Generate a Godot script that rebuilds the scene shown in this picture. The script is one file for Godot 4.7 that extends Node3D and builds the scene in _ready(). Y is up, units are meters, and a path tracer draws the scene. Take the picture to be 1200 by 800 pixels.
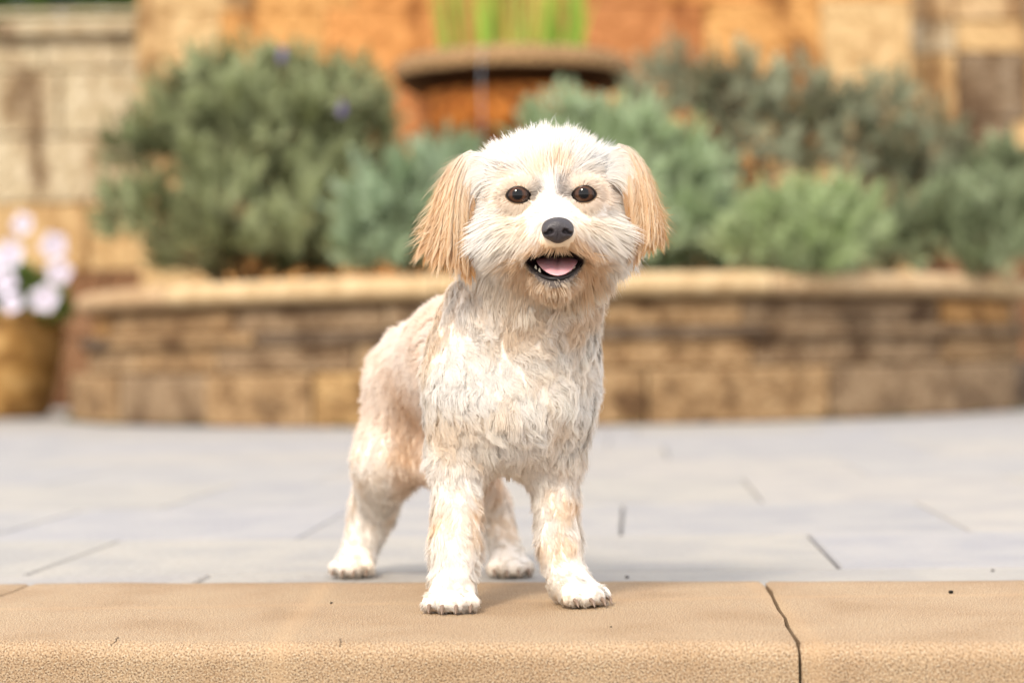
extends Node3D

var rng := RandomNumberGenerator.new()
var nz1 := FastNoiseLite.new()
var nz2 := FastNoiseLite.new()

# ------------------------------------------------------------------ naming
func thing(called: String, label: String, category: String, at := Vector3.ZERO, group := "") -> Node3D:
	var o := Node3D.new()
	o.name = called
	o.position = at
	add_child(o, true)
	o.set_meta("label", label)
	o.set_meta("category", category)
	if group != "":
		o.set_meta("group", group)
	return o

func structure(called: String, at := Vector3.ZERO) -> Node3D:
	var o := Node3D.new()
	o.name = called
	o.position = at
	add_child(o, true)
	o.set_meta("kind", "structure")
	return o

func part(called: String, mesh: Mesh, m: Material, parent: Node, at := Vector3.ZERO) -> MeshInstance3D:
	var o := MeshInstance3D.new()
	o.name = called
	o.mesh = mesh
	o.material_override = m
	o.position = at
	parent.add_child(o, true)
	return o

func many(called: String, mesh: Mesh, m: Material, parent: Node, where: Array, tints: Array) -> MultiMeshInstance3D:
	var mm := MultiMesh.new()
	mm.transform_format = MultiMesh.TRANSFORM_3D
	mm.use_colors = true
	mm.mesh = mesh
	mm.instance_count = where.size()
	for i in where.size():
		mm.set_instance_transform(i, where[i])
		mm.set_instance_color(i, tints[i])
	var o := MultiMeshInstance3D.new()
	o.name = called
	o.multimesh = mm
	o.material_override = m
	o.set_meta("kind", "stuff")
	parent.add_child(o, true)
	return o

# ------------------------------------------------------------------ materials
func noise_tex(freq: float, stops: Array, sd: int, size := 512, octaves := 4, kind := FastNoiseLite.TYPE_SIMPLEX_SMOOTH, as_normal := false) -> NoiseTexture2D:
	var n := FastNoiseLite.new()
	n.noise_type = kind
	n.frequency = freq
	n.seed = sd
	n.fractal_octaves = octaves
	var t := NoiseTexture2D.new()
	t.width = size
	t.height = size
	t.seamless = true
	t.noise = n
	if as_normal:
		t.as_normal_map = true
		t.bump_strength = 6.0
	elif stops.size() > 0:
		var g := Gradient.new()
		var offs := PackedFloat32Array()
		var cols := PackedColorArray()
		for s in stops:
			offs.append(s[0])
			cols.append(s[1])
		g.offsets = offs
		g.colors = cols
		t.color_ramp = g
	return t

func grey(v: float) -> Color:
	return Color(v, v, v)

func lin(r: float, g: float, b: float) -> Color:
	return Color(r, g, b).linear_to_srgb()

func mat(c: Color, rough := 0.8, tex: Texture2D = null, scale := Vector3.ONE, bump: Texture2D = null, bump_cm := 0.0) -> StandardMaterial3D:
	var m := StandardMaterial3D.new()
	m.albedo_color = c
	m.roughness = rough
	m.metallic_specular = 0.35
	if tex or bump:
		m.uv1_triplanar = true
		m.uv1_world_triplanar = true
		m.uv1_scale = scale
		m.uv1_triplanar_sharpness = 4.0
	if tex:
		m.albedo_texture = tex
	if bump:
		m.heightmap_enabled = true
		m.heightmap_texture = bump
		m.heightmap_scale = bump_cm
	return m

func detail(m: StandardMaterial3D, tex: Texture2D, scale: Vector3) -> void:
	m.detail_enabled = true
	m.detail_blend_mode = BaseMaterial3D.BLEND_MODE_MUL
	m.detail_uv_layer = BaseMaterial3D.DETAIL_UV_2
	m.detail_albedo = tex
	m.uv2_triplanar = true
	m.uv2_world_triplanar = true
	m.uv2_scale = scale

func vmat(rough := 0.7, spec := 0.3, back := 0.0) -> StandardMaterial3D:
	var m := StandardMaterial3D.new()
	m.vertex_color_use_as_albedo = true
	m.roughness = rough
	m.metallic_specular = spec
	m.cull_mode = BaseMaterial3D.CULL_DISABLED
	if back > 0.0:
		m.backlight_enabled = true
		m.backlight = Color(back, back, back).linear_to_srgb()
	return m

# ------------------------------------------------------------------ simple meshes
func arrays_mesh(v: PackedVector3Array, n: PackedVector3Array, ix: PackedInt32Array, c := PackedColorArray(), turn := true) -> ArrayMesh:
	# front faces run clockwise: turn triangles that disagree with their normals
	if turn:
		for i in range(0, ix.size(), 3):
			var p := v[ix[i]]
			if (v[ix[i + 1]] - p).cross(v[ix[i + 2]] - p).dot(n[ix[i]] + n[ix[i + 1]] + n[ix[i + 2]]) > 0.0:
				var k := ix[i + 1]
				ix[i + 1] = ix[i + 2]
				ix[i + 2] = k
	var a := []
	a.resize(Mesh.ARRAY_MAX)
	a[Mesh.ARRAY_VERTEX] = v
	a[Mesh.ARRAY_NORMAL] = n
	if c.size() > 0:
		a[Mesh.ARRAY_COLOR] = c
	a[Mesh.ARRAY_INDEX] = ix
	var m := ArrayMesh.new()
	m.add_surface_from_arrays(Mesh.PRIMITIVE_TRIANGLES, a)
	return m

func quad(st: SurfaceTool, a: Vector3, b: Vector3, c: Vector3, d: Vector3) -> void:
	for p in [a, b, c, a, c, d]:
		st.add_vertex(p)

# a prism over a plan polygon (x, z), its upper edge chamfered by ch; flat shaded
func prism(poly: PackedVector2Array, y0: float, y1: float, ch: float) -> ArrayMesh:
	var st := SurfaceTool.new()
	st.begin(Mesh.PRIMITIVE_TRIANGLES)
	st.set_smooth_group(-1)
	var p := poly.duplicate()
	if Geometry2D.is_polygon_clockwise(p):
		p.reverse()
	var inner: Array = Geometry2D.offset_polygon(p, -ch, Geometry2D.JOIN_MITER)
	var top: PackedVector2Array = inner[0] if inner.size() > 0 else p
	if Geometry2D.is_polygon_clockwise(top):
		top.reverse()
	var n := p.size()
	var same := top.size() == n
	var shift := 0
	if same:
		var best := 1e9
		for s in n:
			var d := p[0].distance_to(top[s])
			if d < best:
				best = d
				shift = s
	else:
		top = p
	for i in n:
		var j := (i + 1) % n
		var a := p[i]
		var b := p[j]
		var c := top[(i + shift) % n]
		var e := top[(j + shift) % n]
		quad(st, Vector3(a.x, y0, a.y), Vector3(b.x, y0, b.y), Vector3(b.x, y1 - ch, b.y), Vector3(a.x, y1 - ch, a.y))
		quad(st, Vector3(a.x, y1 - ch, a.y), Vector3(b.x, y1 - ch, b.y), Vector3(e.x, y1, e.y), Vector3(c.x, y1, c.y))
	var tri := Geometry2D.triangulate_polygon(top)
	for k in range(0, tri.size(), 3):
		for q in 3:
			var w := top[tri[k + q]]
			st.add_vertex(Vector3(w.x, y1, w.y))
	st.generate_normals()
	return st.commit()

# a stone with chamfered, slightly uneven edges: 8 corners pulled in three ways
func stone(size: Vector3, ch: float, uneven: float, sd: int) -> ArrayMesh:
	var r := RandomNumberGenerator.new()
	r.seed = sd
	var st := SurfaceTool.new()
	st.begin(Mesh.PRIMITIVE_TRIANGLES)
	st.set_smooth_group(-1)
	var P := {}
	for sx in [-1, 1]:
		for sy in [-1, 1]:
			for sz in [-1, 1]:
				var j := Vector3(r.randf_range(-1, 1), r.randf_range(-1, 1), r.randf_range(-1, 1)) * uneven
				var c := Vector3(sx * size.x, sy * size.y, sz * size.z) * 0.5 + j
				var k := ch * r.randf_range(0.6, 1.4)
				P[[sx, sy, sz, 0]] = c - Vector3(0, sy * k, sz * k)
				P[[sx, sy, sz, 1]] = c - Vector3(sx * k, 0, sz * k)
				P[[sx, sy, sz, 2]] = c - Vector3(sx * k, sy * k, 0)
	for s in [-1, 1]:
		quad(st, P[[s, -1, -1, 0]], P[[s, 1, -1, 0]], P[[s, 1, 1, 0]], P[[s, -1, 1, 0]])
		quad(st, P[[-1, s, -1, 1]], P[[1, s, -1, 1]], P[[1, s, 1, 1]], P[[-1, s, 1, 1]])
		quad(st, P[[-1, -1, s, 2]], P[[1, -1, s, 2]], P[[1, 1, s, 2]], P[[-1, 1, s, 2]])
		for t in [-1, 1]:
			quad(st, P[[s, t, -1, 0]], P[[s, t, 1, 0]], P[[s, t, 1, 1]], P[[s, t, -1, 1]])
			quad(st, P[[s, -1, t, 0]], P[[s, 1, t, 0]], P[[s, 1, t, 2]], P[[s, -1, t, 2]])
			quad(st, P[[-1, s, t, 1]], P[[1, s, t, 1]], P[[1, s, t, 2]], P[[-1, s, t, 2]])
			for u in [-1, 1]:
				for q in 3:
					st.add_vertex(P[[s, t, u, q]])
	st.generate_normals()
	return st.commit()

# a stone of a curved wall: profile (r, y) swept from angle a0 to a1 (0 = towards +z), with end caps
func arc_stone(profile: Array, a0: float, a1: float, steps: int) -> ArrayMesh:
	var st := SurfaceTool.new()
	st.begin(Mesh.PRIMITIVE_TRIANGLES)
	st.set_smooth_group(-1)
	var n := profile.size()
	for s in steps:
		var u := lerpf(a0, a1, float(s) / steps)
		var v := lerpf(a0, a1, float(s + 1) / steps)
		for i in n:
			var p: Vector2 = profile[i]
			var q: Vector2 = profile[(i + 1) % n]
			quad(st, Vector3(sin(u) * p.x, p.y, cos(u) * p.x), Vector3(sin(v) * p.x, p.y, cos(v) * p.x), Vector3(sin(v) * q.x, q.y, cos(v) * q.x), Vector3(sin(u) * q.x, q.y, cos(u) * q.x))
	for a in [a0, a1]:
		for i in range(1, n - 1):
			for k in [0, i, i + 1]:
				var p: Vector2 = profile[k]
				st.add_vertex(Vector3(sin(a) * p.x, p.y, cos(a) * p.x))
	st.generate_normals()
	return st.commit()

func lathe(profile: Array, steps := 40, wob := 0.0) -> ArrayMesh:
	var v := PackedVector3Array()
	var n := PackedVector3Array()
	var ix := PackedInt32Array()
	var m := profile.size()
	for s in steps + 1:
		var a := TAU * s / steps
		for i in m:
			var p: Vector2 = profile[i]
			var t: Vector2 = (profile[mini(i + 1, m - 1)] - profile[maxi(i - 1, 0)]).normalized()
			var r := p.x * (1.0 + wob * nz1.get_noise_3d(cos(a) * 60.0, p.y * 200.0, sin(a) * 60.0))
			v.append(Vector3(cos(a) * r, p.y, sin(a) * r))
			n.append(Vector3(cos(a) * t.y, -t.x, sin(a) * t.y))
	for s in steps:
		for i in m - 1:
			var a := s * m + i
			ix.append_array([a, a + 1, a + m, a + 1, a + m + 1, a + m])
	return arrays_mesh(v, n, ix)

func tube(pts: Array, radii: Array, sides := 7) -> ArrayMesh:
	var v := PackedVector3Array()
	var n := PackedVector3Array()
	var ix := PackedInt32Array()
	var m := pts.size()
	var side := Vector3.RIGHT
	for i in m:
		var t: Vector3 = (pts[mini(i + 1, m - 1)] - pts[maxi(i - 1, 0)]).normalized()
		if absf(t.dot(side)) > 0.9:
			side = Vector3.UP if absf(t.y) < 0.9 else Vector3.BACK
		side = (side - t * t.dot(side)).normalized()
		var b := t.cross(side)
		for k in sides:
			var a := TAU * k / sides
			var d := side * cos(a) + b * sin(a)
			v.append(pts[i] + d * radii[i])
			n.append(d)
	for i in m - 1:
		for k in sides:
			var a := i * sides + k
			var b := i * sides + (k + 1) % sides
			ix.append_array([a, b, a + sides, b, b + sides, a + sides])
	return arrays_mesh(v, n, ix)

func ball(r: Vector3, rings := 16, segs := 24) -> ArrayMesh:
	var s := SphereMesh.new()
	s.radius = 1.0
	s.height = 2.0
	s.radial_segments = segs
	s.rings = rings
	var a := s.get_mesh_arrays()
	var v: PackedVector3Array = a[Mesh.ARRAY_VERTEX]
	var n := PackedVector3Array()
	for i in v.size():
		n.append((v[i] / r).normalized())
		v[i] *= r
	return arrays_mesh(v, n, a[Mesh.ARRAY_INDEX])

# ------------------------------------------------------------------ smooth bodies: a distance field and its surface net
var fld := PackedFloat32Array()
var gx := 0
var gy := 0
var gz := 0
var gh := 0.004
var go := Vector3.ZERO
var sv := PackedVector3Array()
var sn := PackedVector3Array()
var si := PackedInt32Array()

func field(lo: Vector3, hi: Vector3, h: float) -> void:
	gh = h
	go = lo
	gx = int((hi.x - lo.x) / h) + 1
	gy = int((hi.y - lo.y) / h) + 1
	gz = int((hi.z - lo.z) / h) + 1
	fld = PackedFloat32Array()
	fld.resize(gx * gy * gz)
	fld.fill(1.0)

func bone(a: Vector3, b: Vector3, ra: float, rb: float, k := 0.02) -> void:
	var m := maxf(ra, rb) + k + gh * 4.0
	var lo := (a.min(b) - Vector3.ONE * m - go) / gh
	var hi := (a.max(b) + Vector3.ONE * m - go) / gh
	var ba := b - a
	var bb := maxf(ba.length_squared(), 1e-9)
	for x in range(maxi(0, int(lo.x)), mini(gx, int(hi.x) + 2)):
		for y in range(maxi(0, int(lo.y)), mini(gy, int(hi.y) + 2)):
			var at := (x * gy + y) * gz
			for z in range(maxi(0, int(lo.z)), mini(gz, int(hi.z) + 2)):
				var p := go + Vector3(x, y, z) * gh - a
				var t := clampf(p.dot(ba) / bb, 0.0, 1.0)
				var d := (p - ba * t).length() - ra - (rb - ra) * t
				var f := fld[at + z]
				var e := maxf(k - absf(d - f), 0.0) / k
				fld[at + z] = minf(d, f) - e * e * k * 0.25

func ell(c: Vector3, r: Vector3, k := 0.02, carve := false) -> void:
	var m := Vector3.ONE * (k + gh * 4.0) + r
	var lo := (c - m - go) / gh
	var hi := (c + m - go) / gh
	var s := minf(r.x, minf(r.y, r.z))
	for x in range(maxi(0, int(lo.x)), mini(gx, int(hi.x) + 2)):
		for y in range(maxi(0, int(lo.y)), mini(gy, int(hi.y) + 2)):
			var at := (x * gy + y) * gz
			for z in range(maxi(0, int(lo.z)), mini(gz, int(hi.z) + 2)):
				var p := (go + Vector3(x, y, z) * gh - c) / r
				var l := p.length()
				var g := (p / r).length()
				var d := l * (l - 1.0) / maxf(g, 1e-6) if l > 0.3 else -s * 0.7
				var f := fld[at + z]
				if carve:
					d = -d
					var e := maxf(k - absf(d - f), 0.0) / k
					fld[at + z] = maxf(d, f) + e * e * k * 0.25
				else:
					var e := maxf(k - absf(d - f), 0.0) / k
					fld[at + z] = minf(d, f) - e * e * k * 0.25

func net() -> void:
	sv = PackedVector3Array()
	sn = PackedVector3Array()
	si = PackedInt32Array()
	var ids := {}
	var oy := gz
	var ox := gy * gz
	var corner := [0, 1, oy, oy + 1, ox, ox + 1, ox + oy, ox + oy + 1]
	var cp := [Vector3(0, 0, 0), Vector3(0, 0, 1), Vector3(0, 1, 0), Vector3(0, 1, 1), Vector3(1, 0, 0), Vector3(1, 0, 1), Vector3(1, 1, 0), Vector3(1, 1, 1)]
	var edges := [[0, 1], [0, 2], [0, 4], [1, 3], [1, 5], [2, 3], [2, 6], [3, 7], [4, 5], [4, 6], [5, 7], [6, 7]]
	var lim := gh * 3.0
	var live := PackedInt32Array()
	for x in gx - 1:
		for y in gy - 1:
			var at := x * ox + y * oy
			for z in gz - 1:
				var i := at + z
				if absf(fld[i]) > lim:
					continue
				var mask := 0
				for k in 8:
					if fld[i + corner[k]] < 0.0:
						mask += 1
				if mask == 0 or mask == 8:
					continue
				var sum := Vector3.ZERO
				var cnt := 0
				for e in edges:
					var f0 := fld[i + corner[e[0]]]
					var f1 := fld[i + corner[e[1]]]
					if (f0 < 0.0) != (f1 < 0.0):
						sum += (cp[e[0]] as Vector3).lerp(cp[e[1]], f0 / (f0 - f1))
						cnt += 1
				var g := Vector3(
					fld[i + ox] + fld[i + ox + 1] + fld[i + ox + oy] + fld[i + ox + oy + 1] - fld[i] - fld[i + 1] - fld[i + oy] - fld[i + oy + 1],
					fld[i + oy] + fld[i + oy + 1] + fld[i + ox + oy] + fld[i + ox + oy + 1] - fld[i] - fld[i + 1] - fld[i + ox] - fld[i + ox + 1],
					fld[i + 1] + fld[i + oy + 1] + fld[i + ox + 1] + fld[i + ox + oy + 1] - fld[i] - fld[i + oy] - fld[i + ox] - fld[i + ox + oy])
				ids[i] = sv.size()
				live.append(i)
				sv.append(go + (Vector3(x, y, z) + sum / cnt) * gh)
				sn.append(g.normalized())
	for i in live:
		for ax in 3:
			var d: int = [ox, oy, 1][ax]
			if (fld[i] < 0.0) == (fld[i + d] < 0.0):
				continue
			var u: int = [oy, ox, ox][ax]
			var w: int = [1, 1, oy][ax]
			if not (ids.has(i - u) and ids.has(i - w) and ids.has(i - u - w)):
				continue
			var a: int = ids[i]
			var b: int = ids[i - u]
			var c: int = ids[i - u - w]
			var e: int = ids[i - w]
			var nn := (sv[b] - sv[a]).cross(sv[c] - sv[a])
			if nn.dot(sn[a] + sn[c]) < 0.0:
				si.append_array([a, b, c, a, c, e])
			else:
				si.append_array([a, c, b, a, e, c])

# ------------------------------------------------------------------ fur
var hv := PackedVector3Array()
var hn := PackedVector3Array()
var hc := PackedColorArray()
var hi_ := PackedInt32Array()

func clear_hair() -> void:
	hv = PackedVector3Array()
	hn = PackedVector3Array()
	hc = PackedColorArray()
	hi_ = PackedInt32Array()

# one hair: a tapered ribbon along the points, lit as part of the coat (normal n)
func hair(pts: PackedVector3Array, n: Vector3, width: float, c0: Color, c1: Color) -> void:
	var m := pts.size()
	var first := hv.size()
	for i in m:
		var t := (pts[mini(i + 1, m - 1)] - pts[maxi(i - 1, 0)])
		var f := float(i) / (m - 1)
		var side := t.cross(n).normalized()
		var nn := (n * 0.8 + side.cross(t).normalized() * 0.2).normalized()
		var c := c0.lerp(c1, f)
		if i == m - 1:
			hv.append(pts[i])
			hn.append(nn)
			hc.append(c)
		else:
			var w := side * width * (0.5 - 0.34 * f * f)
			hv.append(pts[i] - w)
			hv.append(pts[i] + w)
			hn.append((nn - side * 0.2).normalized())
			hn.append((nn + side * 0.2).normalized())
			hc.append(c)
			hc.append(c)
	for i in m - 2:
		var a := first + i * 2
		hi_.append_array([a, a + 2, a + 1, a + 1, a + 2, a + 3])
	var e := first + (m - 2) * 2
	hi_.append_array([e, e + 2, e + 1])

func sm(a: float, b: float, x: float) -> float:
	return smoothstep(a, b, x)

# dog landmarks (metres)
const HEAD := Vector3(0.029, 0.329, -1.66)
const BRIDGE := Vector3(0.035, 0.318, -1.588)
const MOUTH := Vector3(0.0345, 0.2815, -1.595)
const MOUTH_R := Vector3(0.0232, 0.0105, 0.030)
const EYES := [Vector3(0.0065, 0.336, -1.6135), Vector3(0.0585, 0.336, -1.6135)]
const WHITE := Color(0.925, 0.90, 0.865)
const CREAM := Color(0.90, 0.79, 0.635)
const APRICOT := Color(0.80, 0.55, 0.30)
const PINKISH := Color(0.87, 0.71, 0.57)

var f_len := 0.0
var f_lift := 0.0
var f_curl := 0.0
var f_flow := Vector3.DOWN
var f_col := Color.WHITE
var f_droop := 0.0
var f_clump := 0.5
var f_cell := 0.009

# sets the coat (length, lift, curl, lie, colour) at a point of the skin
func coat(p: Vector3, n: Vector3) -> void:
	var nb := nz1.get_noise_3dv(p * 900.0)
	var ns := nz2.get_noise_3dv(p * 2600.0)
	var hd := p.distance_to(HEAD)
	hd = minf(hd, p.distance_to(Vector3(0.034, 0.288, -1.615)) + 0.018)
	var head := (1.0 - sm(0.070, 0.088, hd)) * sm(0.244, 0.262, p.y + (p.z + 1.66) * 0.35)
	if head > 0.5 + nb * 0.45 + ns * 0.2 or (head > 0.3 and p.z > -1.63):
		var away := p - BRIDGE
		var dist := away.length()
		f_flow = away.normalized()
		f_flow = (f_flow + Vector3(0, -0.35, 0) * sm(0.01, 0.05, absf(away.x)) * (1.0 - sm(0.34, 0.37, p.y))).normalized()
		f_len = lerpf(0.009, 0.026, sm(0.012, 0.055, dist))
		f_lift = lerpf(0.28, 0.38, sm(0.02, 0.06, dist))
		f_curl = 0.22
		f_droop = 0.35
		f_clump = 0.30
		f_cell = 0.007
		var crown := sm(0.350, 0.375, p.y)
		f_len = lerpf(f_len, 0.019, crown)
		f_lift = lerpf(f_lift, 0.75, crown)
		f_droop = lerpf(f_droop, 0.1, crown)
		f_curl = lerpf(f_curl, 0.25, crown)
		var c := WHITE
		# moustache and chin
		var dm := ((p - Vector3(0.034, 0.277, -1.60)) / Vector3(0.040, 0.026, 0.05)).length()
		var mo := 1.0 - sm(0.75, 1.35, dm + nb * 0.25)
		c = c.lerp(Color(0.72, 0.47, 0.23), mo * 0.9)
		if p.y < 0.300 and p.z > -1.625:
			var mx := p.x - 0.0355
			if p.y > 0.281:
				f_flow = Vector3(clampf(mx * 90.0, -1.3, 1.3), -0.75, 0.15).normalized()
				f_len = lerpf(0.0105, 0.019, sm(0.004, 0.022, absf(mx)))
			else:
				f_flow = Vector3(clampf(mx * 20.0, -0.5, 0.5), -1.0, 0.05).normalized()
				f_len = 0.013
				c = c.lerp(Color(0.10, 0.08, 0.08), (1.0 - sm(0.262, 0.269, p.y + nb * 0.003)) * 0.0 + (1.0 - sm(1.12, 1.35, ((p - MOUTH) / MOUTH_R).length() + ns * 0.2)) * 0.75 * (1.0 - sm(0.010, 0.018, absf(mx))))
			f_lift = 0.30
		# round the eyes and on the brow
		for e in EYES:
			var q: Vector3 = p - e
			var s := signf(e.x - 0.0325)
			var de := (Vector3(q.x, q.y, 0) - Vector3(s * 0.003, 0.001, 0)).length()
			if p.z > -1.65:
				c = c.lerp(Color(0.78, 0.54, 0.32), (1.0 - sm(0.009, 0.022, de + ns * 0.008)) * 0.5)
				var di := (Vector3(q.x, q.y, 0) - Vector3(-s * 0.0140, 0.0015, 0)).length()
				c = c.lerp(Color(0.16, 0.12, 0.11), (1.0 - sm(0.003, 0.0095, di + ns * 0.005)) * 0.7)
				f_len *= lerpf(0.5, 1.0, sm(0.012, 0.026, de))
				f_lift *= lerpf(0.4, 1.0, sm(0.012, 0.024, de))
		var brow := absf(p.x - 0.033)
		if p.z > -1.65:
			var bz := (1.0 - sm(0.010, 0.022, brow)) * sm(0.336, 0.346, p.y) * (1.0 - sm(0.352, 0.368, p.y))
			c = c.lerp(Color(0.84, 0.62, 0.38), clampf(bz * (0.32 + ns * 0.9), 0.0, 0.8))
			var ck := (1.0 - sm(0.006, 0.014, absf(brow - 0.024))) * (1.0 - sm(0.006, 0.016, absf(p.y - 0.316)))
			c = c.lerp(CREAM, ck * 0.6)
		# neck side of the jaw
		if p.z < -1.63:
			f_curl = lerpf(f_curl, 0.7, 1.0 - sm(0.270, 0.300, p.y))
			f_len = lerpf(f_len, 0.017, 1.0 - sm(0.270, 0.300, p.y))
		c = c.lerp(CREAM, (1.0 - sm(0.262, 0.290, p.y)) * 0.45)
		f_col = c.lerp(CREAM, clampf(0.08 + nb * 0.6 + ns * 0.3, 0.0, 0.45))
		return
	var chest := sm(-1.78, -1.725, p.z) * sm(0.115, 0.145, p.y)
	var low := 1.0 - sm(0.10, 0.15, p.y)
	var paw := 1.0 - sm(0.026, 0.042, p.y)
	var body := clampf(1.0 - chest - low, 0.0, 1.0)
	f_flow = (Vector3(0, -0.75, 0.15) * chest + Vector3(-0.15, -0.45, -0.8) * body + Vector3(0.05, -1.0, 0.1) * low + Vector3(0, -0.1, 0)).normalized()
	f_flow = (f_flow + Vector3(nz1.get_noise_3dv(p * 1500.0), nz1.get_noise_3dv(p * 1500.0 + Vector3(90, 0, 0)), nz1.get_noise_3dv(p * 1500.0 + Vector3(0, 90, 0))) * (1.1 * chest + 0.8 * low + 0.5 * body)).normalized()
	f_len = 0.0175 * chest + 0.0085 * body + 0.0115 * low
	f_len = lerpf(f_len, 0.0045, paw)
	f_lift = 0.28 * chest + 0.55 * body + 0.36 * low
	f_curl = 0.85 * chest + 0.4 * body + 0.5 * low
	f_droop = 0.4 * chest + 0.1 * body + 0.35 * low
	f_clump = 0.40 * chest + 0.2 * body + 0.28 * low
	f_cell = 0.0095 if chest > 0.5 else 0.008
	var c2 := WHITE.lerp(CREAM, clampf(0.10 + nb * 0.5, 0.0, 0.7))
	var up := sm(0.205, 0.25, p.y)
	c2 = c2.lerp(Color(0.80, 0.60, 0.38), chest * clampf(up * 0.5 + nb * 0.5 + ns * 0.2 - 0.1, 0.0, 0.6))
	c2 = c2.lerp(PINKISH, body * clampf(0.75 + nb * 0.5, 0.0, 1.0))
	var legw := WHITE.lerp(Color(0.90, 0.72, 0.52), clampf(sm(-0.1, 0.7, nb * 0.9 + ns * 0.45) * 0.7 + 0.06, 0.0, 0.75))
	c2 = c2.lerp(legw, low)
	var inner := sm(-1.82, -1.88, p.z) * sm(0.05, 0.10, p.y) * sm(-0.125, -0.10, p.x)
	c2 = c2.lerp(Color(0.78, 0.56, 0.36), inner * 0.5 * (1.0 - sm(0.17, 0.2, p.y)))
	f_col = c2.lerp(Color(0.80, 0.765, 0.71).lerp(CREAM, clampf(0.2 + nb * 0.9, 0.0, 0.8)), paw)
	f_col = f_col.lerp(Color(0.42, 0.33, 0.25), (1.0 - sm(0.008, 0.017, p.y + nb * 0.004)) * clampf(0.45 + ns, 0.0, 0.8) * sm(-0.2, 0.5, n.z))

func grow(p: Vector3, n: Vector3, thin := 1.0) -> void:
	coat(p, n)
	if f_len < 0.003:
		return
	for e in EYES:
		var q: Vector3 = p - e
		if p.z > -1.65 and (Vector2(q.x / 1.45, q.y)).length() < 0.0060:
			return
	if ((p - MOUTH) / MOUTH_R).length() < 1.05 and p.z > -1.64:
		return
	if ((p - Vector3(0.0365, 0.306, -1.578)) / Vector3(0.0135, 0.0115, 0.014)).length() < 1.0:
		return
	var cell := (p / f_cell + Vector3(nz1.get_noise_3dv(p * 3000.0), nz2.get_noise_3dv(p * 3000.0), 0) * 0.9).floor()
	var hsh := int(cell.x) * 73856093 ^ int(cell.y) * 19349663 ^ int(cell.z) * 83492791
	var r1 := float(absi(hsh * 2654435 + 12345) % 10007) / 10007.0
	var r2 := float(absi(hsh * 1103515 + 777) % 10009) / 10009.0
	var r3 := float(absi(hsh * 69069 + 31) % 9973) / 9973.0
	var centre := (cell + Vector3(r1, r2, r3) * 0.6 + Vector3.ONE * 0.2) * f_cell
	var flow := (f_flow - n * f_flow.dot(n))
	if flow.length_squared() < 1e-6:
		flow = n.cross(Vector3.RIGHT)
	flow = flow.normalized()
	var side := n.cross(flow)
	flow = (flow + side * (r1 - 0.5) * (0.35 + f_curl * 0.55)).normalized()
	side = n.cross(flow)
	var rnd := Vector3(rng.randf() - 0.5, rng.randf() - 0.5, rng.randf() - 0.5)
	var fly := rng.randf() < 0.05
	var dir := (flow * (1.0 - f_lift) + n * f_lift + rnd * (0.9 if fly else 0.25)).normalized()
	var len := f_len * rng.randf_range(0.7, 1.15) * (0.8 + 0.4 * r2)
	if rng.randf() < 0.42:
		len *= 0.55   # undercoat between the longer locks
	var segs := 3
	if len > 0.011:
		segs = 4
	if f_curl > 0.7 and len > 0.012:
		segs = 6
	var pts := PackedVector3Array()
	var pull := (centre - p) - n * (centre - p).dot(n)
	var phase := r3 * TAU
	var turns := (1.1 + r1 * 0.9) * f_curl * TAU * 0.8
	var amp := 0.0026 * f_curl * (0.6 + 0.8 * r2)
	var pos := p - n * 0.001
	var st := len / segs
	var d := dir
	for i in segs + 1:
		var t := float(i) / segs
		var o := pull * f_clump * t * (1.6 - 0.6 * t)
		if f_curl > 0.05:
			o += (side * (sin(phase + turns * t) - sin(phase)) + n * (cos(phase + turns * t) - cos(phase)) * 0.7) * amp * minf(t * 1.5, 1.0)
		pts.append(pos + o)
		d = (d + (Vector3.DOWN * 0.5 + flow * 0.5) * f_droop * 0.8).normalized()
		pos += d * st
	var tone := 1.0 + rnd.x * 0.12 + (r2 - 0.5) * 0.07
	var c := Color(minf(f_col.r * tone, 0.96), minf(f_col.g * tone, 0.95), minf(f_col.b * tone, 0.92))
	c = c.lerp(APRICOT, maxf(0.0, rnd.y - 0.25) * 0.5)
	hair(pts, n, (0.0004 if fly else 0.00064) * thin * rng.randf_range(0.7, 1.3), c, c.lerp(WHITE, 0.2))

func bez(a: Vector3, b: Vector3, c: Vector3, d: Vector3, t: float) -> Vector3:
	return a.bezier_interpolate(b, c, d, t)

# ------------------------------------------------------------------ plants
func shoot_mesh(n: int, leaf_len: float, leaf_w: float, height: float, spread: float, sd: int) -> ArrayMesh:
	var r := RandomNumberGenerator.new()
	r.seed = sd
	var v := PackedVector3Array()
	var nn := PackedVector3Array()
	var ix := PackedInt32Array()
	for i in n:
		var f := (i + 0.5) / n
		var a := i * 2.4 + r.randf() * 0.5
		var out := Vector3(cos(a), 0, sin(a))
		var root := Vector3(0, f * height, 0)
		var d := (out * spread * (1.1 - f * 0.6) + Vector3.UP * (0.6 + f)).normalized()
		var s := d.cross(out.cross(Vector3.UP).cross(d)).normalized()
		s = out.cross(Vector3.UP).normalized()
		var l := leaf_len * r.randf_range(0.7, 1.2) * (1.1 - 0.5 * f)
		var fn := s.cross(d).normalized()
		var b := v.size()
		v.append_array([root, root + d * l * 0.45 - s * leaf_w, root + d * l * 0.45 + s * leaf_w, root + d * l + Vector3.DOWN * l * 0.08])
		for k in 4:
			nn.append(fn)
		ix.append_array([b, b + 1, b + 2, b + 1, b + 3, b + 2])
	return arrays_mesh(v, nn, ix)

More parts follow.
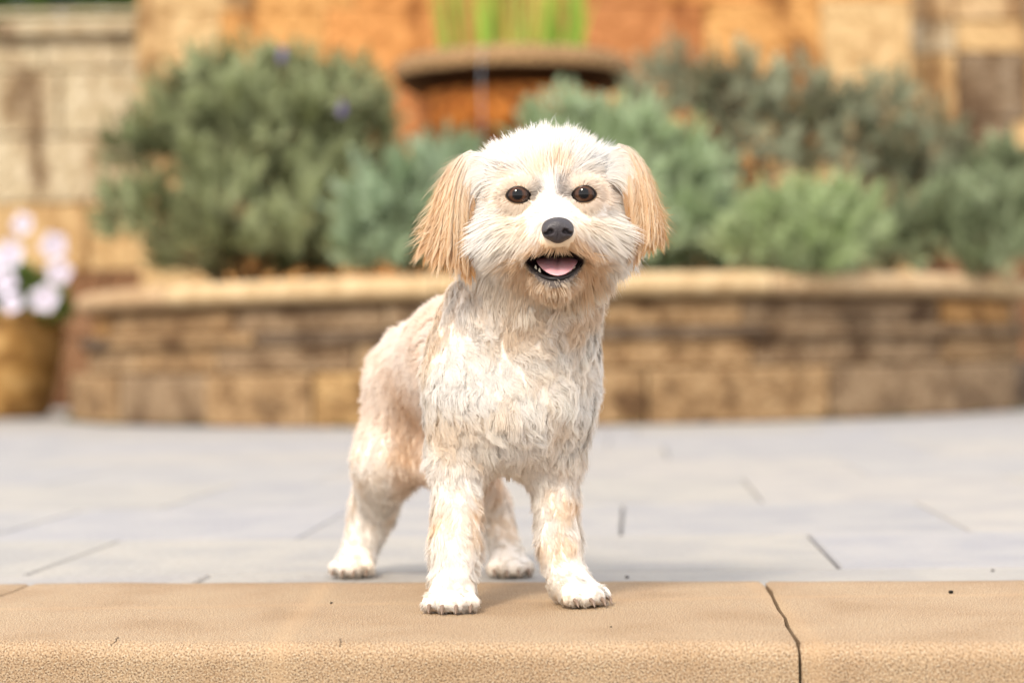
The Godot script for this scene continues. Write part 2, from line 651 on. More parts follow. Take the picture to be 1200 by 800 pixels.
func shrub(label: String, base: Vector3, blobs: Array, shoots: Array, leaf: Material, bark: Material, c0: Color, c1: Color, c2: Color, density: float, sd: int, spikes := 0) -> void:
	var r := RandomNumberGenerator.new()
	r.seed = sd
	var o := thing("lavender_shrub", label, "shrub", base, "grey green shrubs in the stone planter")
	var sets := [[], [], []]
	var tints := [[], [], []]
	for q in blobs:
		var c: Vector3 = q[0] - base
		var rad: float = q[1]
		# a stem from the root to each clump
		var mid := c * 0.5 + Vector3(r.randf_range(-0.03, 0.03), -0.02, r.randf_range(-0.03, 0.03))
		part("stem", tube([Vector3(c.x * 0.12, 0, c.z * 0.12), mid, c], [0.012, 0.009, 0.005], 6), bark, o)
		var n := int(density * rad * rad * 4.0 * PI)
		for i in n:
			var u := Vector3(r.randfn(), r.randfn(), r.randfn()).normalized()
			if u.y < -0.55:
				continue
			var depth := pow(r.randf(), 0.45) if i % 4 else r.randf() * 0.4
			var lump := 1.0 + 0.30 * nz1.get_noise_3dv((c + u * rad) * 500.0)
			var p := c + u * rad * lerpf(0.45, 1.0, depth) * lump * Vector3(1, 0.95, 0.9)
			if p.y < 0.01:
				continue
			var gap := nz2.get_noise_3dv((base + p) * 420.0)
			if gap > 0.06 and depth > 0.4 and r.randf() < 0.88:
				continue
			var up := (u * 0.8 + Vector3.UP * 0.75 + Vector3(r.randf() - 0.5, r.randf() - 0.5, r.randf() - 0.5) * 0.8).normalized()
			var b := Basis(Quaternion(Vector3.UP, up)).rotated(up, r.randf() * TAU).scaled(Vector3.ONE * r.randf_range(0.7, 1.25))
			var k := r.randi() % 3
			sets[k].append(Transform3D(b, p))
			var w := nz1.get_noise_3dv((base + p) * 260.0 + Vector3(300, 0, 0))
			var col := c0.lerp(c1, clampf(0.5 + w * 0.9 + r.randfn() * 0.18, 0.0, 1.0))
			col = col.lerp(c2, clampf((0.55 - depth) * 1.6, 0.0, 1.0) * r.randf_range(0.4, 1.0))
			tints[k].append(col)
	for k in 3:
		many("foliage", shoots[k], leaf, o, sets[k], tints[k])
	for i in spikes:
		var q: Array = blobs[r.randi() % mini(blobs.size(), 4)]
		var u := Vector3(r.randf_range(-0.8, 0.8), r.randf_range(-0.2, 0.9), 0.8).normalized()
		var p: Vector3 = q[0] - base + u * (q[1] as float) * 1.05
		part("flower_spike", tube([p, p + Vector3(0.005, 0.02, 0.01), p + Vector3(0.008, 0.05, 0.015)], [0.006, 0.015, 0.004], 7), spike_mat, o)

var spike_mat: StandardMaterial3D

# ------------------------------------------------------------------ scene
func _ready() -> void:
	rng.seed = 20240
	nz1.seed = 5
	nz1.frequency = 0.02
	nz2.seed = 11
	nz2.frequency = 0.02
	nz2.fractal_octaves = 2
	nz1.fractal_octaves = 2
	set_camera()
	set_sky()
	build_ground()
	build_planter()
	build_walls()
	build_fountain()
	build_shrubs()
	build_pot()
	build_dog()
	build_crumbs()

func set_camera() -> void:
	var cam := Camera3D.new()
	cam.name = "camera"
	cam.position = Vector3(0, 0.21, 0)
	cam.basis = Basis.from_euler(Vector3(atan(17.0 / 2400.0), 0, -0.015))
	var at := CameraAttributesPhysical.new()
	at.frustum_focal_length = 72.0
	at.exposure_aperture = 4.0
	at.frustum_focus_distance = 1.605
	cam.attributes = at
	cam.fov = rad_to_deg(2.0 * atan(400.0 / 2400.0))
	cam.near = 0.05
	cam.far = 200.0
	add_child(cam)
	cam.current = true

func set_sky() -> void:
	var we := WorldEnvironment.new()
	we.name = "world_environment"
	var e := Environment.new()
	e.background_mode = Environment.BG_SKY
	var sky := Sky.new()
	var sm_ := ProceduralSkyMaterial.new()
	sm_.sky_top_color = Color(0.85, 0.87, 0.91)
	sm_.sky_horizon_color = Color(0.97, 0.95, 0.93)
	sm_.sky_curve = 0.3
	sm_.ground_bottom_color = Color(0.45, 0.44, 0.43)
	sm_.ground_horizon_color = Color(0.6, 0.6, 0.6)
	sm_.sun_angle_max = 8.0
	sky.sky_material = sm_
	e.sky = sky
	e.background_energy_multiplier = 1.0
	e.tonemap_mode = Environment.TONE_MAPPER_LINEAR
	e.tonemap_exposure = 2.2
	e.sdfgi_enabled = true
	e.ssao_enabled = true
	e.ssil_enabled = true
	we.environment = e
	add_child(we)
	var sun := DirectionalLight3D.new()
	sun.name = "sun"
	sun.light_color = Color(1.0, 0.955, 0.89)
	sun.light_energy = 0.55
	sun.light_angular_distance = 14.0
	sun.shadow_enabled = true
	sun.look_at_from_position(Vector3(-0.30, 0.70, 0.66) * 10.0, Vector3.ZERO)
	add_child(sun)

# plan coordinates of the paving: u along the rows, v away from the camera
func plan(u: float, v: float) -> Vector2:
	var c := cos(0.06)
	var s := sin(0.06)
	return Vector2(u * c + v * s, u * s - v * c)

func build_ground() -> void:
	# lower ground in front of the step
	var low_tex := noise_tex(0.02, [[0.0, grey(0.5)], [1.0, grey(0.75)]], 3)
	var gm := mat(Color(0.72, 0.70, 0.68), 0.9, low_tex, Vector3.ONE * 0.8)
	var ground := MeshInstance3D.new()
	var pm := PlaneMesh.new()
	pm.size = Vector2(120, 120)
	ground.mesh = pm
	ground.material_override = gm
	ground.name = "ground"
	ground.position = Vector3(0, -0.15, 0)
	ground.set_meta("kind", "structure")
	add_child(ground)
	# paving: a mortar bed with pavers set in it
	var speck := noise_tex(0.35, [[0.0, grey(0.72)], [0.35, grey(0.93)], [1.0, grey(1.0)]], 21, 512, 2)
	var cloud := noise_tex(0.008, [[0.2, Color(0.93, 0.93, 0.94)], [0.5, Color(0.97, 0.965, 0.96)], [0.8, Color(1, 0.99, 0.975)]], 22, 512, 4)
	var pav_bump := noise_tex(0.08, [], 23, 512, 4)
	var pav := structure("paving")
	var bed_poly := PackedVector2Array([Vector2(-9, -1.55 - 0.98), Vector2(9, -1.87 + 0.95), Vector2(9, -10.4), Vector2(-9, -10.4)])
	part("mortar_bed", prism(bed_poly, -0.15, -0.012, 0.001), mat(Color(0.50, 0.48, 0.46), 0.95, cloud, Vector3.ONE * 2.0), pav)
	var mats := []
	for t in [Color(0.665, 0.650, 0.635), Color(0.652, 0.640, 0.632), Color(0.68, 0.658, 0.632), Color(0.66, 0.648, 0.645), Color(0.675, 0.655, 0.625)]:
		var m := mat(t, 0.62, cloud, Vector3(1.4, 1.4, 1.4), pav_bump, 0.25)
		detail(m, speck, Vector3.ONE * 4.0)
		mats.append(m)
	var rows := [1.60, 2.0, 2.39, 2.89, 3.48, 4.12, 4.72, 5.30, 5.90, 6.5, 7.1, 7.75, 8.4, 9.1, 9.8]
	var known := {0: [-1.25, -0.42, 0.47, 1.3], 1: [-1.4, -0.609, 0.196, 0.98], 2: [-1.2, -0.79, -0.40, -0.02, 0.384, 0.82], 3: [-1.13, -0.68, -0.24, 0.176, 0.609, 1.05], 4: [-1.02, -0.55, -0.10, 0.392, 0.85]}
	var kerb_back := PackedVector2Array([Vector2(-9, -1.872 - 0.954), Vector2(9, -1.872 + 0.954), Vector2(9, -12), Vector2(-9, -12)])
	rng.seed = 77
	for i in rows.size() - 1:
		var cuts := []
		if known.has(i):
			cuts = known[i].duplicate()
		else:
			cuts = [rng.randf_range(-0.3, 0.1)]
		while cuts[0] > -5.0:
			cuts.push_front(cuts[0] - rng.randf_range(0.45, 0.8))
		while cuts[-1] < 5.0:
			cuts.push_back(cuts[-1] + rng.randf_range(0.45, 0.8))
		for k in cuts.size() - 1:
			var g := 0.0014
			var a: float = cuts[k] + g
			var b: float = cuts[k + 1] - g
			var v0: float = rows[i] + 0.0016
			var v1: float = rows[i + 1] - 0.0016
			var poly := PackedVector2Array([plan(a, v0), plan(b, v0), plan(b, v1), plan(a, v1)])
			for piece in Geometry2D.intersect_polygons(poly, kerb_back):
				part("paver", prism(piece, -0.04, rng.randf_range(-0.0012, 0.0), 0.0022), mats[rng.randi() % mats.size()], pav)
	# the sandstone kerb (step edge)
	build_kerb()

func build_kerb() -> void:
	var grain := noise_tex(0.27, [[0.22, Color(0.22, 0.16, 0.12)], [0.34, Color(0.62, 0.49, 0.37)], [0.46, Color(0.82, 0.70, 0.56)], [0.64, Color(0.90, 0.79, 0.66)], [0.80, Color(1.0, 0.97, 0.90)]], 31, 1024, 3)
	var blotch := noise_tex(0.006, [[0.15, Color(0.94, 0.92, 0.90)], [0.45, Color(0.98, 0.97, 0.965)], [0.8, Color(1.0, 1.0, 1.0)]], 32, 512, 5)
	var bump := noise_tex(0.27, [], 31, 1024, 3)
	var m := mat(Color(0.84, 0.828, 0.80), 0.88, grain, Vector3.ONE * 2.6, bump, 0.15)
	detail(m, blotch, Vector3.ONE * 2.2)
	var kerb := structure("kerb")
	# stones: end lines run from the back edge to the front edge; profile across
	var ends := [-1.62, -0.934, -0.452, 0.224, 0.93, 1.65]
	for i in ends.size() - 1:
		if i == 1:
			continue
		var x0: float = ends[i]
		if i == 0:
			x0 = -1.16
		var x1: float = ends[i + 1]
		if i == 0:
			x1 = -0.452
		var st := SurfaceTool.new()
		st.begin(Mesh.PRIMITIVE_TRIANGLES)
		var g := 0.0014
		# profile: q = distance from the back edge towards the camera, y
		var prof := [Vector2(0.003, -0.15), Vector2(0.003, 0.000), Vector2(0.008, 0.0045)]
		for k in 9:
			prof.append(Vector2(0.03 + 0.361 * k / 8.0, 0.005))
		for k in range(1, 10):
			var a := PI * 0.5 * k / 9.0
			prof.append(Vector2(0.391 + 0.016 * sin(a), -0.011 + 0.016 * cos(a)))
		prof.append(Vector2(0.407, -0.09))
		prof.append(Vector2(0.402, -0.15))
		var nx_ := 48
		var grid := []
		for s in nx_ + 1:
			var f := 0.0
			if s == nx_:
				f = 1.0
			elif s > 0:
				f = lerpf(0.004 / (x1 - x0), 1.0 - 0.004 / (x1 - x0), float(s - 1) / (nx_ - 2))
			var line := []
			for w in prof:
				var edge := minf(minf(f, 1.0 - f) * (x1 - x0) / 0.004, 1.0)
				var u: float = lerpf(x0 + g, x1 - g, f) - 0.06 * w.x
				if s == 0 or s == nx_:
					u += nz2.get_noise_2d(w.x * 1500.0, x0 * 900.0 + s * 3.0) * 0.0024
				var back: float = -1.872 + 0.106 * (u + 0.06 * w.x)
				var bulge := nz1.get_noise_2d(u * 260.0, w.x * 260.0) * 0.0012
				line.append(Vector3(u, w.y + bulge * (1.0 if w.y > -0.05 else 0.0) - (1.0 - edge) * 0.0018 * (1.0 if w.y > -0.02 else 0.0), back + w.x * 0.99))
			grid.append(line)
		st.set_smooth_group(1)
		for s in nx_:
			for k in prof.size() - 1:
				quad(st, grid[s][k], grid[s][k + 1], grid[s + 1][k + 1], grid[s + 1][k])
		st.set_smooth_group(-1)
		for s in [0, nx_]:
			for k in range(1, prof.size() - 1):
				for w in [0, k, k + 1]:
					st.add_vertex(grid[s][w])
		st.generate_normals()
		var stone_part := part("kerb_stone", st.commit(), m, kerb)
		if i == 2:
			# two hairline cracks down the worn front edge
			for cx in [-0.296, -0.128]:
				var pts := []
				var rad := []
				for k in 14:
					var t := k / 13.0
					var q := 0.380 + 0.027 * minf(t * 2.5, 1.0)
					var yy := 0.0048
					if q > 0.391:
						yy = -0.011 + sqrt(maxf(0.016 * 0.016 - (q - 0.391) * (q - 0.391), 0.0))
					if t > 0.4:
						yy = minf(yy, -0.011) - (t - 0.4) * 0.15
					var u: float = cx + nz2.get_noise_2d(t * 300.0, cx * 4000.0) * 0.003
					pts.append(Vector3(u, yy + 0.0003 + nz1.get_noise_2d(u * 260.0, q * 260.0) * 0.0012, -1.872 + 0.106 * (u + 0.02) + q * 0.99))
					rad.append(0.0004 if k > 0 and k < 13 else 0.0002)
				part("crack", tube(pts, rad, 5), mat(Color(0.16, 0.11, 0.08), 0.95), stone_part)
	var jp := PackedVector2Array([Vector2(-1.8, -2.05), Vector2(1.8, -1.67), Vector2(1.8, -1.31), Vector2(-1.8, -1.69)])
	part("joint_filler", prism(jp, -0.15, -0.016, 0.001), mat(Color(0.16, 0.13, 0.10), 0.95), kerb)

func sandstones() -> Array:
	var grain := noise_tex(0.03, [[0.1, Color(0.74, 0.66, 0.58)], [0.45, Color(0.92, 0.87, 0.80)], [0.75, Color(1, 0.97, 0.92)]], 41, 512, 5)
	var stain := noise_tex(0.012, [[0.22, Color(0.55, 0.50, 0.47)], [0.40, Color(0.88, 0.86, 0.84)], [0.6, Color(1, 1, 1)]], 42, 512, 4)
	var bump := noise_tex(0.05, [], 43, 512, 5)
	var out := []
	for c in [Color(0.74, 0.63, 0.46), Color(0.67, 0.575, 0.45), Color(0.60, 0.53, 0.445), Color(0.79, 0.66, 0.45), Color(0.50, 0.45, 0.40), Color(0.69, 0.61, 0.50), Color(0.77, 0.62, 0.42)]:
		var m := mat(c, 0.9, grain, Vector3.ONE * 1.6, bump, 1.2)
		detail(m, stain, Vector3(0.9, 0.9, 0.9))
		out.append(m)
	return out

func build_planter() -> void:
	var ctr := Vector3(0.16, 0, -7.92)
	var o := thing("stone_planter", "round sandstone planter wall with pale rounded cap, full of shrubs", "planter", ctr)
	var sand := sandstones()
	rng.seed = 404
	var courses := [
		[1.830, 0.0, 0.165, 0.38, 0.75], [1.765, 0.168, 0.252, 0.45, 0.95], [1.785, 0.255, 0.290, 0.6, 1.1], [1.750, 0.293, 0.372, 0.42, 0.9]]
	var pick := [[1, 2, 1, 5, 2, 4, 0], [0, 1, 3, 5, 1, 2, 0], [1, 2, 5, 1, 2, 4], [0, 2, 1, 3, 2, 6]]
	for k in courses.size():
		var c: Array = courses[k]
		var a := -2.1 + rng.randf() * 0.1
		while a < 2.1:
			var w := rng.randf_range(c[3], c[4]) / 1.75
			var r: float = c[0] + rng.randf_range(-0.008, 0.008)
			var y0: float = c[1]
			var y1: float = c[2]
			var ch := 0.008
			var prof := [Vector2(r - 0.22, y0), Vector2(r - ch, y0), Vector2(r, y0 + ch), Vector2(r, y1 - ch), Vector2(r - ch, y1), Vector2(r - 0.22, y1)]
			part("stone_block", arc_stone(prof, a + 0.003, a + w - 0.003, maxi(3, int(w / 0.05))), sand[pick[k][rng.randi() % pick[k].size()]], o)
			a += w
	# rough lining behind the joints
	part("mortar_core", arc_stone([Vector2(1.57, 0.0), Vector2(1.735, 0.0), Vector2(1.735, 0.37), Vector2(1.57, 0.37)], -2.1, 2.1, 48), mat(Color(0.46, 0.39, 0.31), 0.95), o)
	# caps with a rounded nose
	var cap_tex := noise_tex(0.02, [[0.15, Color(0.82, 0.74, 0.64)], [0.5, Color(0.93, 0.87, 0.78)], [0.8, Color(1.0, 0.95, 0.88)]], 44, 512, 5)
	var capm := [mat(Color(0.795, 0.73, 0.615), 0.85, cap_tex, Vector3.ONE * 1.2), mat(Color(0.77, 0.70, 0.60), 0.85, cap_tex, Vector3.ONE * 1.3), mat(Color(0.74, 0.66, 0.56), 0.85, cap_tex, Vector3.ONE * 1.1)]
	var nose := [Vector2(1.46, 0.385), Vector2(1.775, 0.385), Vector2(1.792, 0.392), Vector2(1.803, 0.405), Vector2(1.806, 0.421), Vector2(1.803, 0.436), Vector2(1.792, 0.449), Vector2(1.770, 0.457), Vector2(1.46, 0.460)]
	var cuts := [-2.1, -1.35, -0.80, -0.22, 0.36, 0.92, 1.5, 2.1]
	for i in cuts.size() - 1:
		part("cap_stone", arc_stone(nose, cuts[i] + 0.002, cuts[i + 1] - 0.002, 14), capm[[2, 2, 0, 0, 1, 0, 1][i]], o)
	var soil := CylinderMesh.new()
	soil.top_radius = 1.5
	soil.bottom_radius = 1.5
	soil.height = 0.40
	soil.radial_segments = 48
	part("soil", soil, mat(Color(0.20, 0.14, 0.10), 0.95, cap_tex, Vector3.ONE * 3.0), o, Vector3(0, 0.21, 0))
	# moss where the wall meets the paving
	var mv := []
	var mc := []
	for i in 900:
		var a := rng.randf_range(-1.7, 1.7)
		if nz1.get_noise_1d(a * 300.0) < -0.05:
			continue
		var b := Basis().rotated(Vector3.UP, rng.randf() * TAU).scaled(Vector3.ONE * rng.randf_range(0.10, 0.3))
		mv.append(Transform3D(b, Vector3(sin(a), 0, cos(a)) * (1.836 + rng.randf() * 0.012)))
		mc.append(Color(0.10, 0.13, 0.04).lerp(Color(0.16, 0.15, 0.06), rng.randf()))
	many("moss", shoot_mesh(8, 0.05, 0.006, 0.02, 1.0, 9), vmat(0.9, 0.2), o, mv, mc)

func wall_run(o: Node3D, x0: float, x1: float, y0: float, rows: Array, zf: float, thick: float, mats: Array, pick: Callable, wmin: float, wmax: float, rough := 1.0) -> void:
	var y := y0
	for rh in rows:
		var x := x0
		while x < x1 - 0.02:
			var w := rng.randf_range(wmin, wmax)
			if x + w > x1 - wmin * 0.5:
				w = x1 - x
			var pos := Vector3(x + w * 0.5, y + rh * 0.5, zf - thick * 0.5 + rng.randf_range(-0.008, 0.004) * rough)
			part("stone_block", stone(Vector3(w - 0.007 * rough, rh - 0.007 * rough, thick), 0.008 * rough, 0.002 * rough, rng.randi()), mats[pick.call(pos)], o, pos - o.position)
			x += w
		y += rh

func build_walls() -> void:
	rng.seed = 912
	var stain := noise_tex(0.010, [[0.16, Color(0.66, 0.60, 0.56)], [0.34, Color(0.90, 0.87, 0.84)], [0.58, Color(1, 1, 1)]], 51, 512, 4)
	var grain := noise_tex(0.02, [[0.1, Color(0.84, 0.78, 0.70)], [0.5, Color(0.94, 0.91, 0.86)], [0.8, Color(1, 0.98, 0.95)]], 52, 512, 5)
	var bump := noise_tex(0.04, [], 53, 512, 5)
	var mk := func(c: Color) -> StandardMaterial3D:
		var m := mat(c, 0.92, grain, Vector3(0.9, 0.9, 0.9), bump, 1.5)
		detail(m, stain, Vector3(0.85, 0.28, 0.85))
		return m
	# 0-2 pale sandstone, 3-4 warm, 5 brown, 6 dark brown, 7 orange, 8 deep orange, 9 russet
	var mats := []
	for c in [Color(0.78, 0.735, 0.64), Color(0.76, 0.715, 0.62), Color(0.79, 0.75, 0.655), Color(0.82, 0.71, 0.54), Color(0.80, 0.70, 0.56), Color(0.56, 0.43, 0.33), Color(0.30, 0.22, 0.17), Color(0.83, 0.64, 0.41), Color(0.83, 0.60, 0.37), Color(0.74, 0.51, 0.33), Color(0.55, 0.49, 0.42)]:
		mats.append(mk.call(c))
	var core := mat(Color(0.66, 0.56, 0.44), 0.95)
	# left side wall
	var wl := thing("garden_wall", "pale sandstone block wall behind the flower pot, left of the fountain", "wall", Vector3(-3.6, 0, -9.5), "sandstone walls behind the fountain")
	var pick_side := func(p: Vector3) -> int:
		var n := nz1.get_noise_2d(p.x * 300.0, p.y * 300.0)
		if p.y < 0.42:
			return 6 if n > -0.15 else 5
		if p.y < 0.72:
			return 5 if n > 0.05 else 4
		if p.y < 1.0:
			return 3 if n > -0.1 else 4
		return 0 if n > 0.1 else (1 if n > -0.15 else 2)
	wall_run(wl, -6.2, -1.64, 0.0, [0.32, 0.31, 0.32, 0.31, 0.31, 0.15], -9.5, 0.35, mats, pick_side, 0.24, 0.42)
	part("mortar_core", stone(Vector3(4.5, 1.70, 0.26), 0.01, 0.0, 1), core, wl, Vector3(-0.36, 0.852, -0.175))
	var x := -6.2
	while x < -1.7:
		var w := minf(rng.randf_range(0.5, 0.8), -1.64 - x)
		part("coping_stone", stone(Vector3(w - 0.006, 0.075, 0.44), 0.012, 0.002, rng.randi()), mats[1], wl, Vector3(x + w * 0.5 + 3.6, 1.760, -0.165))
		x += w
	# right side wall
	var wr := thing("garden_wall", "sandstone block wall with dark stains, right of the fountain", "wall", Vector3(3.8, 0, -9.4), "sandstone walls behind the fountain")
	var pick_r := func(p: Vector3) -> int:
		var n := nz1.get_noise_2d(p.x * 300.0 + 50.0, p.y * 300.0)
		if p.y < 0.5:
			return 5
		if p.x > 2.05 and p.x < 2.42 and p.y > 1.05 and p.y < 1.6:
			return 10
		return 3 if n > 0.05 else (0 if n > -0.2 else 4)
	wall_run(wr, 1.79, 6.4, 0.0, [0.32, 0.31, 0.32, 0.31, 0.31, 0.15, 0.16, 0.15], -9.4, 0.35, mats, pick_r, 0.24, 0.42)
	part("mortar_core", stone(Vector3(4.5, 2.01, 0.26), 0.01, 0.0, 1), core, wr, Vector3(0.3, 1.007, -0.175))
	x = 1.79
	while x < 6.3:
		var w := minf(rng.randf_range(0.5, 0.8), 6.4 - x)
		part("coping_stone", stone(Vector3(w - 0.006, 0.10, 0.44), 0.012, 0.002, rng.randi()), mats[0], wr, Vector3(x + w * 0.5 - 3.8, 2.085, -0.165))
		x += w
	# the taller bay behind the fountain, stained orange by the water
	var bay := thing("fountain_wall", "tall orange stained sandstone wall directly behind the fountain bowl", "wall", Vector3(0.08, 0, -9.0))
	var pick_c := func(p: Vector3) -> int:
		var n := nz1.get_noise_2d(p.x * 210.0, p.y * 60.0)
		var d := absf(p.x - 0.1 + n * 0.25)
		if d < 0.55:
			return 9
		if d < 0.85:
			return 8
		return 7 if d < 1.3 else 3
	wall_run(bay, -1.63, 1.78, 0.0, [0.34, 0.36, 0.34, 0.36, 0.35, 0.36, 0.34, 0.35, 0.35], -9.0, 0.30, mats, pick_c, 0.36, 0.62, 0.45)
	part("mortar_core", stone(Vector3(3.37, 3.12, 0.24), 0.01, 0.0, 1), mats[9], bay, Vector3(0, 1.565, -0.16))
	# planting behind the left wall
	var r := RandomNumberGenerator.new()
	r.seed = 5
	var hedge := thing("hedge", "strip of green hedge showing above the left sandstone wall", "hedge", Vector3(-4.0, 0, -10.6))
	part("soil_bank", stone(Vector3(6.0, 1.72, 1.4), 0.05, 0.02, 3), mat(Color(0.22, 0.18, 0.12), 0.95), hedge, Vector3(0, 0.86, 0))
	var ts := []
	var cs := []
	for i in 5200:
		var p := Vector3(r.randf_range(-2.9, 2.9), 1.68 + r.randf() * 0.6, r.randf_range(-0.55, 0.6))
		var up := Vector3(r.randfn() * 0.5, 1, r.randfn() * 0.5 + 0.3).normalized()
		ts.append(Transform3D(Basis(Quaternion(Vector3.UP, up)).rotated(up, r.randf() * TAU).scaled(Vector3.ONE * r.randf_range(0.8, 1.5)), p))
		cs.append(Color(0.07, 0.12, 0.03).lerp(Color(0.13, 0.20, 0.05), r.randf()))
	many("foliage", shoot_mesh(12, 0.06, 0.010, 0.08, 1.0, 4), vmat(0.6, 0.3, 0.3), hedge, ts, cs)
	var rail := thing("rail", "thin pale rail in front of the hedge above the left wall", "rail", Vector3(-4.0, 1.80, -9.85))
	part("bar", tube([Vector3(-2.4, 0.095, 0), Vector3(0, 0.095, 0), Vector3(2.33, 0.095, 0)], [0.012, 0.012, 0.012], 10), mat(Color(0.75, 0.70, 0.58), 0.6), rail)
	for k in 5:
		part("post", tube([Vector3(-2.3 + k * 1.15, -0.13, 0), Vector3(-2.3 + k * 1.15, 0.09, 0)], [0.010, 0.010], 8), mat(Color(0.75, 0.70, 0.58), 0.6), rail)

func build_fountain() -> void:
	var at := Vector3(0.02, 0.40, -7.8)
	var o := thing("fountain_bowl", "round rusty orange fountain bowl with dark mossy rim above the shrubs", "fountain", at)
	var rust := noise_tex(0.015, [[0.2, Color(0.42, 0.24, 0.10)], [0.45, Color(0.74, 0.42, 0.17)], [0.7, Color(0.88, 0.56, 0.26)]], 61, 512, 4)
	var mossy := noise_tex(0.03, [[0.25, Color(0.34, 0.27, 0.20)], [0.5, Color(0.70, 0.56, 0.40)], [0.75, Color(0.85, 0.70, 0.50)]], 62, 512, 4)
	var rm := mat(Color.WHITE, 0.7, rust, Vector3.ONE * 2.0)
	part("bowl", lathe([Vector2(0.0, 0.70), Vector2(0.31, 0.72), Vector2(0.335, 0.80), Vector2(0.35, 0.83), Vector2(0.345, 0.79), Vector2(0.335, 0.72), Vector2(0.305, 0.65), Vector2(0.26, 0.61), Vector2(0.21, 0.585)], 48, 0.05), rm, o)
	part("rim", lathe([Vector2(0.34, 0.93), Vector2(0.39, 0.94), Vector2(0.425, 0.935), Vector2(0.448, 0.915), Vector2(0.452, 0.885), Vector2(0.446, 0.862)], 64, 0.05), mat(Color(0.82, 0.80, 0.78), 0.8, mossy, Vector3.ONE * 2.5), o)
	part("shade_tinted_underside", lathe([Vector2(0.447, 0.863), Vector2(0.430, 0.845), Vector2(0.40, 0.822), Vector2(0.34, 0.80)], 64, 0.05), mat(Color(0.36, 0.28, 0.22), 0.6, mossy, Vector3.ONE * 2.5), o)  # underside of the rim, the shadow beneath it put into the dark tint
	part("pedestal", lathe([Vector2(0.21, 0.60), Vector2(0.235, 0.57), Vector2(0.215, 0.54), Vector2(0.19, 0.42), Vector2(0.20, 0.25), Vector2(0.25, 0.10), Vector2(0.30, 0.06), Vector2(0.30, 0.0)], 40, 0.03), rm, o)
	var wm := StandardMaterial3D.new()
	wm.albedo_color = Color(0.85, 0.9, 0.95, 0.2)
	wm.transparency = BaseMaterial3D.TRANSPARENCY_ALPHA
	wm.roughness = 0.08
	for s in [[-0.115, 0.425]]:
		var x: float = s[0]
		var z: float = s[1]
		var pts := []
		var rr := []
		for k in 9:
			pts.append(Vector3(x + nz1.get_noise_2d(k * 30.0, x * 500.0) * 0.012, 0.92 - k * 0.075, z + 0.02 + 0.012 * k * 0.2))
			rr.append(0.0022 + 0.002 * absf(nz2.get_noise_2d(k * 60.0, x * 900.0)))
		part("water_trickle", tube(pts, rr, 8), wm, o)
	# reeds growing in the bowl
	var reeds := thing("reed_clump", "clump of bright green reeds growing in the fountain bowl", "reeds", at + Vector3(0, 0.86, 0))
	var gm := []
	for c in [lin(0.26, 0.40, 0.05), lin(0.20, 0.33, 0.05), lin(0.34, 0.44, 0.07), lin(0.46, 0.44, 0.12), lin(0.10, 0.17, 0.03), lin(0.16, 0.26, 0.04)]:
		var m := mat(c, 0.55)
		m.backlight_enabled = true
		m.backlight = Color(0.6, 0.7, 0.3)
		gm.append(m)
	rng.seed = 606
	for i in 110:
		var a := rng.randf() * TAU
		var q := sqrt(rng.randf()) * 0.27
		var root := Vector3(cos(a) * q * 1.05, -0.05, sin(a) * q)
		var lean := Vector3(cos(a), 0, sin(a)) * rng.randf_range(0.0, 0.10)
		var hgt := rng.randf_range(0.35, 0.75)
		var v := PackedVector3Array()
		var nn := PackedVector3Array()
		var ix := PackedInt32Array()
		var t := rng.randf() * TAU
		var sd := Vector3(cos(t), 0, sin(t))
		var w := rng.randf_range(0.006, 0.013)
		for k in 6:
			var f := k / 5.0
			var c := root + Vector3.UP * hgt * f + lean * f * f
			var ww := w * (1.0 - f * f * 0.95)
			v.append(c - sd * ww)
			v.append(c + sd * ww)
			nn.append(sd.cross(Vector3.UP))
			nn.append(sd.cross(Vector3.UP))
			if k < 5:
				var b := k * 2
				ix.append_array([b, b + 1, b + 2, b + 1, b + 3, b + 2])
		part("leaf_blade", arrays_mesh(v, nn, ix), gm[rng.randi() % 6], reeds)

